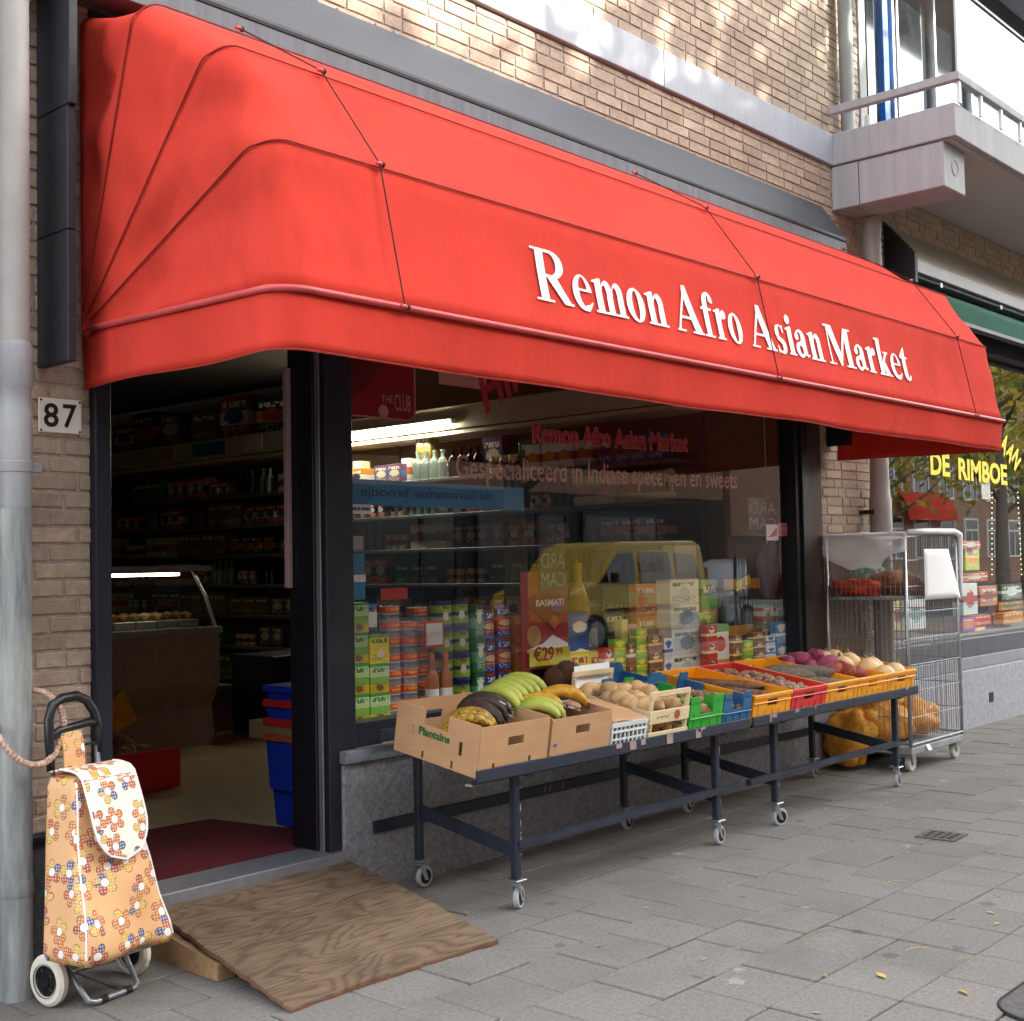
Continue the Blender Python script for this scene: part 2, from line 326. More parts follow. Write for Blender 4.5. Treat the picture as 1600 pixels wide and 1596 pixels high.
M('cargo_orange', '#b95a3c', .45, .08, 4)
M('paper', '#f6f6f4', .6, .02, 3)
M('potato', '#b08a5c', .85, .35, 25, bump=.2, bscale=60, obj_var=.14)
M('potato_pale', '#cda777', .85, .3, 18, bump=.2, bscale=50, obj_var=.1)
M('cassava', '#5a3a28', .9, .5, 30, bump=.8, bscale=55, obj_var=.12, col2='#8a6a50')
M('eddo', '#7a5b42', .95, .5, 35, bump=.8, bscale=70, obj_var=.2, col2='#b09072')
M('yam_grey', '#7d7365', .95, .3, 30, bump=.6, bscale=60, obj_var=.1)
M('coconut', '#6a4630', .95, .4, 45, bump=.9, bscale=90, obj_var=.12)
M('sweet_pink', '#a04a66', .85, .3, 20, bump=.3, bscale=50, obj_var=.12)
M('sweet_red', '#9a4a3c', .75, .3, 20, bump=.3, bscale=50, obj_var=.12)
M('squash', '#e2bd86', .5, .1, 9, obj_var=.05)
M('stem', '#8a7a50', .8)
M('banana_green', '#8aa63a', .5, .2, 14, obj_var=.1, col2='#b7b452')
M('banana_yellow', '#e0a92c', .5, .3, 26, obj_var=.08, col2='#a06a1c')
M('banana_spot', '#dcae3a', .5, .3, 60, obj_var=.08, col2='#3a2a14')
M('banana_black', '#1d1a1c', .6, .3, 24, obj_var=.2, col2='#4a3520', bump=.3, bscale=40)
M('net_orange', '#e0481c', .6, .3, 60, bump=1, bscale=120)
M('net_brown', '#a06a48', .6, .3, 40, bump=.8, bscale=120)
M('net_yellow', '#ffc450', .5, .3, 14, bump=.9, bscale=45, col2='#e09c38', trans=.2)
M('hub_black', '#141416', .4)
def net(name):
    m = MATS[name]; N, L = m.node_tree.nodes, m.node_tree.links; P = N['Principled BSDF']; tc = N.new('ShaderNodeTexCoord'); vo = N.new('ShaderNodeTexVoronoi'); vo.feature = 'DISTANCE_TO_EDGE'; vo.inputs['Scale'].default_value = 55; vo.inputs['Randomness'].default_value = .35; L.new(tc.outputs['Object'], vo.inputs['Vector'])
    lt = N.new('ShaderNodeMath'); lt.operation = 'GREATER_THAN'; lt.inputs[1].default_value = .13; L.new(vo.outputs['Distance'], lt.inputs[0]); src = P.inputs['Base Color'].links[0].from_socket
    dk = N.new('ShaderNodeVectorMath'); dk.operation = 'MULTIPLY'; dk.inputs[1].default_value = (.9, .78, .62); L.new(src, dk.inputs[0]); mx = N.new('ShaderNodeMix'); mx.data_type = 'RGBA'; L.new(lt.outputs[0], mx.inputs[0]); L.new(src, mx.inputs[6]); L.new(dk.outputs[0], mx.inputs[7]); L.new(mx.outputs[2], P.inputs['Base Color'])
for n_ in ('net_orange', 'net_brown', 'net_yellow'): net(n_)
M('tyre_cream', '#e4ddca', .7, .1, 20, bump=.2, bscale=60)
M('leaf_green', '#8a9a3c', .7, .3, 4, isl_var=.35, trans=.35)
M('leaf_yellow', '#cbb04a', .7, .3, 4, isl_var=.35, trans=.35)
M('fallen', '#bfa05c', .8, .3, 8, obj_var=.25)
M('bark', '#80776a', .95, .4, 12, bump=.8, bscale=30)
M('dark_brick', '#96765e', .9, .25, 14, bump=.3, bscale=60)
M('white_frame', '#dedfdc', .5, .05)
M('dark_glass', '#20262c', .08, .1, 2, spec=.8)
M('car_yellow', '#d6b21c', .3, .05, 2, coat=.6)
M('car_silver', '#a9adb3', .3, .05, 2, metal=.3, coat=.6)
M('tail_red', '#8c1a14', .3)
M('green_awning', '#0d5a48', .8, .15, 4, bump=.1, bscale=20)
M('fascia_beige', '#9b948c', .7, .08, 3)
M('banner_blue', '#2f86b8', .5, .1, 3)
M('banner_dark', '#1c4f7c', .5)
M('red_sticker', '#8f1420', .5, .2, 4)
M('red_text', '#b03038', .5)
M('pink_text', '#c98f86', .5)
M('yellow_text', '#f2e02a', .5)
M('tube_light', '#f6f2d8', .5, 0, 2, emit=10)
M('deli_light', '#f4e9b8', .5, 0, 2, emit=2.4)
M('bulb', '#ffe9b0', .5, 0, 2, emit=.5)
M('cable', '#9a6a52', .5, .2, 60, obj_var=0, col2='#c9b0a0')
M('handle_black', '#1e1f22', .35, .1, 8, spec=.5)
M('tan_cloth', '#c88a52', .8, .1, 8)
glass('pane', 1.85); glass('pane_soft', 1.5, (.93, .96, .95)); glass('pane_strong', 2.7)

# plywood with cathedral grain
def _ply():
    m, nt, N, L, P = new_mat('plywood_grain'); P.inputs['Roughness'].default_value = .72
    def mth(op, a, b=None, c=None):
        n = N.new('ShaderNodeMath'); n.operation = op
        for i, x in enumerate((a, b, c)):
            if x is None: continue
            if isinstance(x, (int, float)): n.inputs[i].default_value = x
            else: L.new(x, n.inputs[i])
        return n.outputs[0]
    tc = N.new('ShaderNodeTexCoord')
    def nz(scale, sc, det, dist=0):
        mp = N.new('ShaderNodeMapping'); mp.inputs['Scale'].default_value = scale; mp.inputs['Rotation'].default_value = (0, 0, .05); L.new(tc.outputs['Object'], mp.inputs[0])
        n = N.new('ShaderNodeTexNoise'); n.inputs['Scale'].default_value = sc; n.inputs['Detail'].default_value = det; n.inputs['Distortion'].default_value = dist; L.new(mp.outputs[0], n.inputs['Vector']); return n.outputs['Fac']
    big = nz((1.5, 5.2, 1), 1.0, 1.5, .5); fib = nz((5, 95, 1), 1.0, 4); pores = nz((14, 170, 1), 1.0, 2); dirt = nz((1, 1, 1), 3.2, 5)
    ring = mth('POWER', mth('ABSOLUTE', mth('SINE', mth('MULTIPLY', mth('MULTIPLY_ADD', fib, .05, big), 50))), .55)
    v = mth('ADD', mth('MULTIPLY', ring, .27), mth('ADD', mth('MULTIPLY', fib, .5), mth('MULTIPLY', dirt, .5)))
    cr_ = N.new('ShaderNodeValToRGB'); E = cr_.color_ramp.elements; E[0].position = .32; E[0].color = lin('#35281c'); E[1].position = .95; E[1].color = lin('#8a745c'); e = E.new(.66); e.color = lin('#66523e'); L.new(v, cr_.inputs[0])
    pk = N.new('ShaderNodeMapRange'); pk.inputs['From Min'].default_value = .33; pk.inputs['From Max'].default_value = .42; pk.inputs['To Min'].default_value = .7; L.new(pores, pk.inputs[0])
    mu = N.new('ShaderNodeVectorMath'); mu.operation = 'SCALE'; L.new(cr_.outputs[0], mu.inputs[0]); L.new(pk.outputs[0], mu.inputs['Scale']); L.new(mu.outputs[0], P.inputs['Base Color'])
    bp = N.new('ShaderNodeBump'); bp.inputs['Strength'].default_value = .35; bp.inputs['Distance'].default_value = .004; L.new(v, bp.inputs['Height']); L.new(bp.outputs[0], P.inputs['Normal'])
_ply()
# printed cloth with big daisies, for the shopping trolley (UV in metres)
def _floral(name, ground, ground2):
    m, nt, N, L, P = new_mat(name); P.inputs['Roughness'].default_value = .6
    def mth(op, a, b=None, c=None):
        n = N.new('ShaderNodeMath'); n.operation = op
        for i, x in enumerate((a, b, c)):
            if x is None: continue
            if isinstance(x, (int, float)): n.inputs[i].default_value = x
            else: L.new(x, n.inputs[i])
        return n.outputs[0]
    def mix(f, a, b):
        n = N.new('ShaderNodeMix'); n.data_type = 'RGBA'; L.new(f, n.inputs[0])
        for s, x in ((6, a), (7, b)):
            if isinstance(x, str): n.inputs[s].default_value = lin(x)
            else: L.new(x, n.inputs[s])
        return n.outputs[2]
    uv = N.new('ShaderNodeUVMap'); sc = N.new('ShaderNodeVectorMath'); sc.operation = 'SCALE'; sc.inputs['Scale'].default_value = 11.5; L.new(uv.outputs[0], sc.inputs[0])
    vo = N.new('ShaderNodeTexVoronoi'); vo.voronoi_dimensions = '2D'; vo.inputs['Scale'].default_value = 1; vo.inputs['Randomness'].default_value = .55; L.new(sc.outputs[0], vo.inputs['Vector'])
    df = N.new('ShaderNodeVectorMath'); df.operation = 'SUBTRACT'; L.new(sc.outputs[0], df.inputs[0]); L.new(vo.outputs['Position'], df.inputs[1])
    sp = N.new('ShaderNodeSeparateXYZ'); L.new(df.outputs[0], sp.inputs[0]); cs = N.new('ShaderNodeSeparateColor'); L.new(vo.outputs['Color'], cs.inputs[0])
    ang = mth('ARCTAN2', sp.outputs['Y'], sp.outputs['X']); ang = mth('ADD', ang, mth('MULTIPLY', cs.outputs[0], 6.28)); r = mth('LENGTH' if False else 'SQRT', mth('ADD', mth('POWER', sp.outputs['X'], 2), mth('POWER', sp.outputs['Y'], 2)))
    seg = mth('FLOOR', mth('ADD', mth('DIVIDE', ang, 6.2832/5), .5)); loc = mth('ABSOLUTE', mth('COSINE', mth('MULTIPLY', ang, 2.5)))
    pr = mth('MULTIPLY_ADD', mth('POWER', loc, .42), .34, .1)
    inpet = mth('LESS_THAN', r, pr); edge = mth('LESS_THAN', r, mth('ADD', pr, .022))
    wn_ = N.new('ShaderNodeTexWhiteNoise'); wn_.noise_dimensions = '2D'; cb = N.new('ShaderNodeCombineXYZ'); L.new(seg, cb.inputs[0]); L.new(cs.outputs[1], cb.inputs[1]); L.new(cb.outputs[0], wn_.inputs['Vector'])
    ramp = N.new('ShaderNodeValToRGB'); ramp.color_ramp.interpolation = 'CONSTANT'; E = ramp.color_ramp.elements
    cols = [(0, '#c8743a'), (.34, '#565a88'), (.5, '#d8ac4a'), (.74, '#bc5c36'), (.9, '#a84c44')]
    while len(E) < len(cols): E.new(.5)
    for e, (p, c) in zip(E, cols): e.position = p; e.color = lin(c)
    L.new(wn_.outputs[0], ramp.inputs[0])
    # dots and stripes on the petals
    v2 = N.new('ShaderNodeTexVoronoi'); v2.voronoi_dimensions = '2D'; v2.inputs['Scale'].default_value = 9; v2.inputs['Randomness'].default_value = .2; L.new(sc.outputs[0], v2.inputs['Vector'])
    dot = mth('LESS_THAN', v2.outputs['Distance'], .27); pet = mix(mth('MULTIPLY', dot, .75), ramp.outputs[0], '#e9dcc0')
    nz = N.new('ShaderNodeTexNoise'); nz.inputs['Scale'].default_value = 5; L.new(uv.outputs[0], nz.inputs['Vector'])
    g = mix(nz.outputs['Fac'], ground, ground2)
    c = mix(edge, g, '#4a2414'); c = mix(inpet, c, pet)
    ce = mth('LESS_THAN', r, .165); c = mix(ce, c, '#4a2414'); c = mix(mth('LESS_THAN', r, .15), c, '#f0e6dc')
    L.new(c, P.inputs['Base Color'])
_floral('floral', '#e8b884', '#d4a06c'); _floral('floral_flap', '#faf2e2', '#f2e4cc')

# ================================================================ THE SETTING
# ground and paving
g = MB().grid(lambda u, v: (-150+u*400, -150+v*400, -.06 if False else -.05), 8, 8).build('ground', 'sand'); struct(g)
road = MB().box(-120, -13.5, -.3, 200, -7.55, -.03).build('road', 'asphalt'); struct(road)
farp = MB().box(-120, -20, -.3, 200, -13.7, .08).build('far_pavement', 'paver_mass'); struct(farp)
kerb = MB()
for i in range(60): kerb.box(-20+i*1.0+.004, -7.55, -.2, -20+i*1.0+.996, -7.4, .03)
struct(kerb.build('kerb', 'concrete_grey')); 
pav = MB().box(-20, -7.39, -.2, 40, .3, -.034).build('pavement', 'sand'); struct(pav)
T = .3
pm = MB().bbox(-T/2+.003, -T/2+.003, -.04, T/2-.003, T/2-.003, 0, .0035); paver_me = mesh_of(pm, 'paver')
cands = []; mass = MB(); PY0 = -.035
for j in range(25):
    yc = PY0-T/2-j*T*.965
    shift = .15 if (j % 2 and j < 6) else 0
    for i in range(-10, 90):
        xc = i*T+shift+.02*(j == 3)
        if xc > 27 or xc < -3: continue
        if yc > -.62 and 2.4 < xc < 0: continue
        sx_, sy_, w = screen((xc, yc, 0))
        area = 0
        if w > .3 and -60 < sx_ < 1660 and sy_ < 1660: area = 1/w**2
        cands.append((area, xc, yc, j))
cands.sort(key=lambda c: -c[0])
for k, (a, xc, yc, j) in enumerate(cands):
    if abs(xc-6.07) < .2 and abs(yc+1.49) < .2 and False: continue
    dz = random.uniform(-.0035, .002)
    if k < 290 and a > 0: 
        o = inst(paver_me, 'paver', (xc, yc, dz), (random.uniform(-.004, .004), random.uniform(-.004, .004), random.choice((0, 1, 2, 3))*math.pi/2+random.uniform(-.006, .006)), (1, 1, 1), pav)
        o.scale = (1, .965, 1) if round(o.rotation_euler.z/(math.pi/2)) % 2 == 0 else (.965, 1, 1)
    else:
        b = .003; mass.box(xc-T/2+b, yc-T*.4825+b, -.04, xc+T/2-b, yc+T*.4825-b, dz)
pmass = mass.build('paver_field', 'paver_mass', pav); pmass['kind'] = 'stuff'

# drain grate and round cover in the pavement
gr = thing('drain_grate', 'small rusty square drain grate set in the pavement', 'grate', (6.07, -1.49, .001), (0, 0, .05)); gr.scale = (.78, .78, 1)
fr = MB().wall((-.125, -.125, .004), (1, 0, 0), (0, 1, 0), (0, 0, -.02), .25, .25, [(.03+.05*i, .03+.05*j, .065+.05*i, .065+.05*j) for i in range(4) for j in range(4)])
fr.build('grating', M('rust_iron', '#62574d', .8, .4, 20, bump=.4), gr, local=True)
MB().box(-.125, -.125, -.03, .125, .125, -.02).build('pit', 'rubber', gr, local=True)
cv = thing('access_cover', 'dark rounded metal cover at the lower right edge of the pavement', 'cover', (4.15, -2.85, .002))
rrc = [(x+.14*math.cos(R(a)), y+.14*math.sin(R(a))) for x, y, a0 in ((4.36, -2.735, 0), (3.95, -2.735, 90), (3.95, -3.0, 180), (4.36, -3.0, 270)) for a in range(a0, a0+91, 15)]
MB().prism(rrc, -.002, .004, lambda a, b, h: (a, b, h)).build('lid', M('cover_iron', '#5a5654', .85, .3, 30, bump=.5), cv)
MB().tube([(a, b, .002) for a, b in rrc], .006, 6, True).build('rim', 'rubber', cv)

# ---------------------------------------------------------------- the apartment building
B = thing('apartment_building', 'brown brick apartment building with a shop front and a projecting balcony', 'building', (5, 0, 0))
wall = MB()
def mort(x0, z0, x1, z1, y=.006): wall.box(x0, y, z0, x1, y+.3, z1)
mort(1.2, .47, 2.335, 3.5); mort(1.2, 3.5, 8.0, 7.2); mort(7.70, .55, 8.62, 3.5); mort(8.0, 3.5, 14.5, 4.13)
wall.box(8.0, .414, 4.36, 9.3, .6, 6.94)
wl = wall.build('wall', 'mortar', B)
WL, WH, JT = .21, .0505, .012
bricks = []
def field(x0, z0, x1, z1, y=0., hide=None):
    k0 = int(z0/.0625); k = 0
    z = z0
    while z+WH*.6 < z1:
        zt = min(z+WH, z1); k = int(round(z/.0625)); x = x0-[.0, .111, .055, .166][(k*7) % 4 if (k*13) % 5 else (k % 2)]
        while x < x1:
            ln = WL if random.random() > .18 else .1
            a, b = max(x, x0), min(x+ln, x1)
            if b-a > .03: bricks.append((a, z, b, zt, y))
            x += ln+JT
        z += .0625
field(1.85, .49, 2.335, 3.75); field(2.3, 3.78, 8.0, 4.125); field(3.9, 4.37, 8.0, 5.9); field(7.70, .56, 8.62, 3.5); field(8.0, 3.5, 12.6, 4.125); field(8.0, 4.37, 9.3, 6.0, .408)
bm_ = MB(); bm_.add([(-.5, .02, -.5), (.5, .02, -.5), (.5, .02, .5), (-.5, .02, .5), (-.5, .003, -.5), (.5, .003, -.5), (.5, .003, .5), (-.5, .003, .5), (-.485, 0, -.44), (.485, 0, -.44), (.485, 0, .44), (-.485, 0, .44)],
     [(0, 1, 5, 4), (1, 2, 6, 5), (2, 3, 7, 6), (3, 0, 4, 7), (4, 5, 9, 8), (5, 6, 10, 9), (6, 7, 11, 10), (7, 4, 8, 11), (8, 9, 10, 11)])
brick_me = mesh_of(bm_, 'brick')
def barea(b):
    p = screen((b[0], b[4], b[1])); q = screen((b[2], b[4], b[3])); cx, cy = (p[0]+q[0])/2, (p[1]+q[1])/2
    if not (-20 < cx < 1620 and -20 < cy < 1620): return 0
    if cx < 45 and cy > 0: return .01
    if 2.3 < b[0] < 8 and b[1] < 3.7: return .02
    return abs(p[0]-q[0])*abs(p[1]-q[1])+.1
bricks.sort(key=lambda b: -barea(b)); rest = MB()
for k, (a, z, b, zt, y) in enumerate(bricks):
    dy = random.uniform(-.002, .002)
    if k < 298: inst(brick_me, 'brick', Vector(((a+b)/2, y+dy, (z+zt)/2))-ORG[wl.name], (0, random.uniform(-.006, .006), 0), (b-a, 1, zt-z), wl)
    else:
        y += dy; rest.add([(a, y+.02, z), (b, y+.02, z), (b, y+.02, zt), (a, y+.02, zt), (a, y, z+.001), (b, y, z+.001), (b, y, zt-.001), (a, y, zt-.001)], [(0, 1, 5, 4), (1, 2, 6, 5), (2, 3, 7, 6), (3, 0, 4, 7), (4, 5, 6, 7)])
ro = rest.build('brick_field', 'brick_mass', wl); ro['kind'] = 'stuff'
# concrete band in panels
for x0, x1 in ((1.2, 3.15), (3.156, 5.96), (5.966, 8.0)):
    MB().bbox(x0, -.025, 4.135, x1, .2, 4.358, .004).build('band_panel', 'concrete_white', B)
# plinths
MB().bbox(3.46, -.045, -.1, 7.76, .25, .555, .006).build('plinth', 'plinth', B)
MB().bbox(3.452, -.075, .558, 7.70, .06, .612, .005).build('window_sill', M('sill_stone', '#7b7f86', .6, .3, 30, bump=.2, bscale=100), B)
MB().box(1.2, -.03, -.1, 2.30, .25, .46).build('plinth', 'plinth_dark', B)
MB().bbox(1.2, -.05, .462, 2.332, .01, .487, .004).build('ledge', 'frame_blue', B)
MB().box(7.762, -.04, -.1, 8.62, .25, .55).build('plinth', 'plinth_dark', B)
MB().bbox(8.622, -.05, -.1, 16, .25, .462, .006).build('plinth', M('plinth_pale', '#a2a4aa', .8, .2, 25, bump=.15, bscale=90), B)
MB().box(10.38, -.056, .17, 10.46, -.046, .25).build('air_hole', 'rubber', B)
rr = MB().bbox(3.615, -.062, .245, 7.6, -.047, .297, .003).build('rub_rail', 'frame_blue', B)
for i, xx in enumerate((4.72, 4.76, 4.86)): MB().bar((xx, -.064, .26), (xx+.01, -.064, .285), .004, .002, (0, 1, 0)).build('scratch', 'chip', rr)
# hood above the awning
MB().prism([(0.01, 3.835), (-.17, 3.565), (-.17, 3.55), (0.01, 3.55)], 1.9, 7.86, lambda a, b, h: (h, a, b)).build('hood', 'hood', B)
MB().box(1.9, -.176, 3.535, 7.862, .0, 3.549).build('hood_gasket', 'rubber', B)
MB().bbox(1.9, -.172, 3.44, 7.865, .0, 3.534, .003).build('hood_lip', M('lip_grey', '#5a6068', .5, .25, 3, stretch=(9, 1, .3)), B)
# cheek board left of the awning, in three overlapping lengths
for z0, z1, dy in ((2.1, 2.55, 0), (2.553, 2.98, .0), (2.983, 3.6, -.014)):
    MB().bbox(2.135, -.215+dy, z0, 2.168, .0, z1, .003).build('cheek_board', 'cheek', B)
MB().box(7.82, -.16, 2.15, 7.88, .0, 2.34).build('awning_bracket', 'frame_black', B)
# door frame, threshold, posts
MB().bbox(2.337, -.035, .2, 2.40, .14, 3.3, .004).build('door_jamb', 'frame_blue', B)
MB().bbox(3.397, -.03, .185, 3.548, .1, 3.3, .005).build('door_post', 'frame_blue', B)
MB().bbox(3.387, .0, .2, 3.395, .03, 2.6, .002).build('door_strip', 'alu', B)
MB().bbox(3.378, .032, .2, 3.395, .2, 3.3, .004).build('door_post', 'frame_black', B)
MB().bbox(3.352, .17, 1.3, 3.376, .2, 2.25, .003).build('door_seal', M('seal_pink', '#b39a9c', .7), B)
MB().bbox(2.30, -.065, .145, 3.45, .14, .2, .004).build('threshold', 'alu', B)
MB().box(2.30, -.045, -.05, 3.455, .14, .143).build('step_riser', 'plinth_dark', B)
MB().box(2.337, .0, 3.12, 7.7, .3, 3.5).build('lintel', 'frame_black', B)
# shop window
sw = MB().bbox(3.55, -.01, .614, 7.37, .1, .715, .004).build('shop_window', 'frame_blue', B)
MB().bbox(7.37, -.01, .614, 7.42, .1, 3.12, .004).build('frame', 'frame_black', sw)
MB().bbox(7.424, -.03, .614, 7.515, .1, 3.12, .004).build('frame', 'frame_black', sw)
MB().box(3.545, .05, .71, 7.372, .058, 3.12).build('pane', 'pane', sw)
MB().box(3.80, -.03, .585 + .05, 3.9, -.012, .655).build('drip_clip', 'alu', sw)
MB().bbox(7.518, -.02, .56, 7.70, .2, 3.5, .004).build('reveal', 'brown_reveal', B)
# right hand shop front
rs = MB().bbox(8.62, -.02, .465, 16, .12, .56, .004).build('display_window', M('sill_grey', '#8b8d94', .5, .15, 6), B)
MB().bbox(8.62, -.012, .562, 16, .1, .71, .004).build('frame', M('frame_slate', '#4e5058', .5, .15, 6), rs)
MB().bbox(8.622, -.01, .712, 8.72, .1, 3.1, .004).build('frame', 'frame_blue', rs)
MB().box(8.72, .04, .712, 16, .048, 3.12).build('pane', 'pane_strong', rs)
MB().box(8.62, -.01, 3.122, 16, .3, 3.3).build('lintel', 'frame_black', B)
MB().prism([(0.0, 3.86), (-.22, 3.6), (-.22, 3.585), (0.0, 3.585)], 8.85, 16, lambda a, b, h: (h, a, b)).build('hood', 'fascia_beige', B)
MB().bbox(8.85, -.225, 3.49, 16, .0, 3.584, .004).build('hood_lip', M('lip_pale', '#a3a6ac', .5, .1, 4), B)
MB().prism([(0.0, 3.9), (-.24, 3.62), (-.24, 3.4), (0.0, 3.4)], 8.80, 8.845, lambda a, b, h: (h, a, b)).build('cheek_board', 'cheek', B)
MB().box(8.66, -.06, 3.3, 16, .1, 3.49).build('awning_housing', 'frame_black', B)
# balcony
bal = MB().bbox(8.002, -.9, 4.135, 16, .42, 4.358, .006).build('balcony', 'concrete_grey', B)
MB().bbox(8.03, -.86, 4.126, 15.9, .0, 4.134, .002).build('soffit', 'soffit', bal)
MB().bbox(8.01, -.2, 3.82, 8.36, .0, 4.125, .005).build('beam_end', 'concrete_grey', bal)
be = MB().bbox(8.012, -.81, 3.822, 8.358, -.205, 4.122, .006).build('beam', 'concrete_grey', bal)
MB().lathe([(.055, 0), (.055, .006), (.047, .006), (.047, 0)], 24, (8.19, -.81, 3.98), 'y', True).build('ring_mark', 'concrete_grey', bal)
MB().bbox(7.995, -.935, 4.50, 8.05, .05, 4.555, .004).build('rail', 'concrete_grey', bal)
MB().bbox(8.05, -.935, 4.50, 16, -.885, 4.555, .004).build('rail', 'concrete_grey', bal)
for i in range(22): MB().box(8.03+i*.36, -.925, 4.355, 8.06+i*.36, -.905, 4.502).build('baluster', 'white_frame', bal)
MB().box(8.2, -.2, 4.355, 8.23, -.17, 4.502).build('baluster', 'white_frame', bal)
MB().bbox(8.03, -.92, 4.558, 16, -.89, 5.12, .004).build('parapet_panel', 'white_panel', bal)
MB().box(8.012, -.885, 4.558, 8.02, -.02, 6.5).build('side_pane', 'pane_soft', bal)
MB().bbox(8.005, -.915, 4.558, 8.027, -.89, 6.5, .002).build('pane_edge', 'frame_black', bal)
MB().bbox(8.03, -.93, 5.124, 16, -.88, 5.15, .004).build('rail_cap', 'frame_black', bal)
MB().bbox(8.0, -.9, 6.95, 16, .6, 7.2, .006).build('upper_balcony', 'concrete_white', B)
# window wall behind the balcony
bw = MB().box(9.3, .45, 4.37, 16, .6, 6.94).build('balcony_window', M('slate_panel', '#43474c', .5, .15, 5), B)
for x0, x1, mt in ((9.32, 9.44, 'concrete_grey'), (9.46, 9.66, 'dark_glass'), (9.95, 10.6, 'dark_glass'), (10.75, 11.4, 'dark_glass'), (11.55, 12.4, 'dark_glass')):
    MB().bbox(x0, .40, 4.55, x1, .448, 6.9, .004).build('pane', mt, bw)
MB().bbox(9.68, .36, 4.4, 9.78, .449, 6.94, .004).build('blue_frame', M('blue_paint', '#1e63b8', .5), bw)
for x0 in (9.82, 9.9, 10.66, 11.46): MB().bbox(x0, .34, 4.4, x0+.04, .449, 6.94, .004).build('frame', 'steel', bw)
# vent grille under the balcony
vg = MB().bbox(8.50, -.02, 3.60, 8.76, .0, 3.83, .003).build('vent_grille', 'concrete_grey', B)
for i in range(4): MB().box(8.53, -.03, 3.62+i*.05, 8.73, -.021, 3.645+i*.05).build('louvre', 'rubber', vg)

# ---------------------------------------------------------------- inside the shop
def st(name, mb, mat): return struct(mb.build(name, mat))
st('shop_floor', MB().box(1.4, .141, .0, 7.69, 9.6, .19), 'vinyl')
st('shop_ceiling', MB().box(1.4, .101, 3.2, 7.69, 9.6, 3.3), 'ceiling')
st('shop_back_wall', MB().box(1.4, 9.6, 0, 7.69, 9.8, 3.3), 'inner_wall')
st('shop_left_wall', MB().box(1.2, .32, 0, 1.39, 9.8, 3.3), 'inner_wall')
st('shop_right_wall', MB().box(7.71, .32, 0, 7.9, 9.8, 3.3), 'inner_wall')
st('display_floor', MB().box(3.56, .105, .60, 7.36, .75, .68), 'vinyl')
st('neighbour_floor', MB().box(8.0, .33, .5, 15.9, 5, .62), 'vinyl'); st('neighbour_wall', MB().box(7.95, 5, 0, 16, 5.2, 3.5), 'inner_wall')
st('neighbour_ceiling', MB().box(7.95, .32, 3.15, 16, 5, 3.3), 'ceiling'); st('neighbour_end_wall', MB().box(15.9, .14, 0, 16.1, 5, 3.5), 'inner_wall')

# ================================================================ ACROSS THE STREET
# opposite block (its windows and the sky above it are what the shop windows mirror)
OB = thing('opposite_block', 'long brown brick block of flats across the street with white framed windows', 'building', (30, -20, 0))
MB().box(-45, -28, 3.52, 38, -20, 15.5).build('wall', 'dark_brick', OB); MB().box(-45, -28, 0, 38, -20.02, 3.51).build('ground_floor', M('shop_dark', '#2c2824', .7, .3, 1), OB)
MB().box(-45, -20.15, 3.55, 38, -20.002, 3.95).build('string_course', 'concrete_white', OB)
MB().box(-45.3, -28.3, 15.502, 38.2, -19.6, 15.85).build('roof_edge', 'concrete_white', OB)
O2 = thing('lower_block', 'lower brown brick terrace farther along the opposite side of the street', 'building', (70, -20, 0))
MB().box(38.5, -28, 0, 115, -20, 10.7).build('wall', M('terrace_brick', '#a3826c', .9, .25, 6), O2); MB().box(38.5, -28.2, 10.702, 115.2, -19.7, 11.0).build('roof_edge', 'concrete_white', O2)
wf = MB().wall((-.8, -.0, 0), (1, 0, 0), (0, 0, 1), (0, .08, 0), 1.6, 1.9, [(.09, .09, .76, 1.3), (.84, .09, 1.51, 1.3), (.09, 1.38, 1.51, 1.81)]); wfm = mesh_of(wf, 'white_frame')
wpm = mesh_of(MB().box(-.75, .01, .05, .75, .05, 1.85), 'dark_glass')
for fl in range(4):
    for i in range(48):
        x = -20+i*2.75; own = OB if x < 36 else O2; p = Vector((x, -20, (4.7 if x < 36 else 1.3)+fl*2.75))-ORG[own.name]
        if 36 <= x < 41 or (x > 36 and fl == 3): continue
        w_ = inst(wfm, 'window', p, parent=own); inst(wpm, 'pane', (0, 0, 0), parent=w_)
sfm = mesh_of(MB().wall((-2, 0, 0), (1, 0, 0), (0, 0, 1), (0, .1, 0), 4, 2.9, [(.12, .6, 2.5, 2.75), (2.65, .08, 3.85, 2.75)]), 'frame_blue')
spm = mesh_of(MB().box(-1.9, .02, .05, 1.9, .06, 2.8), 'dark_glass')
for i in range(11):
    p = Vector((-15+i*4.7, -20, .1))-ORG[OB.name]; w_ = inst(sfm, 'shop_window', p, parent=OB); inst(spm, 'pane', (0, 0, 0), parent=w_)
ra = thing('round_awning', 'red shop awning on the opposite building, mirrored in the neighbouring shop window', 'awning', (54, -20, 3))
MB().grid(lambda u, v: (51.5+u*5, -20-.05+1.1*math.sin(v*math.pi/2)*(1-(2*u-1)**6*.3)*1, 3+1.3*math.cos(v*math.pi/2)), 16, 6).build('canvas', 'canvas', ra, smooth=True)
MB().tube([(51.6, -18.98, 3), (56.4, -18.98, 3)], .03).build('front_bar', 'canvas_bar', ra)

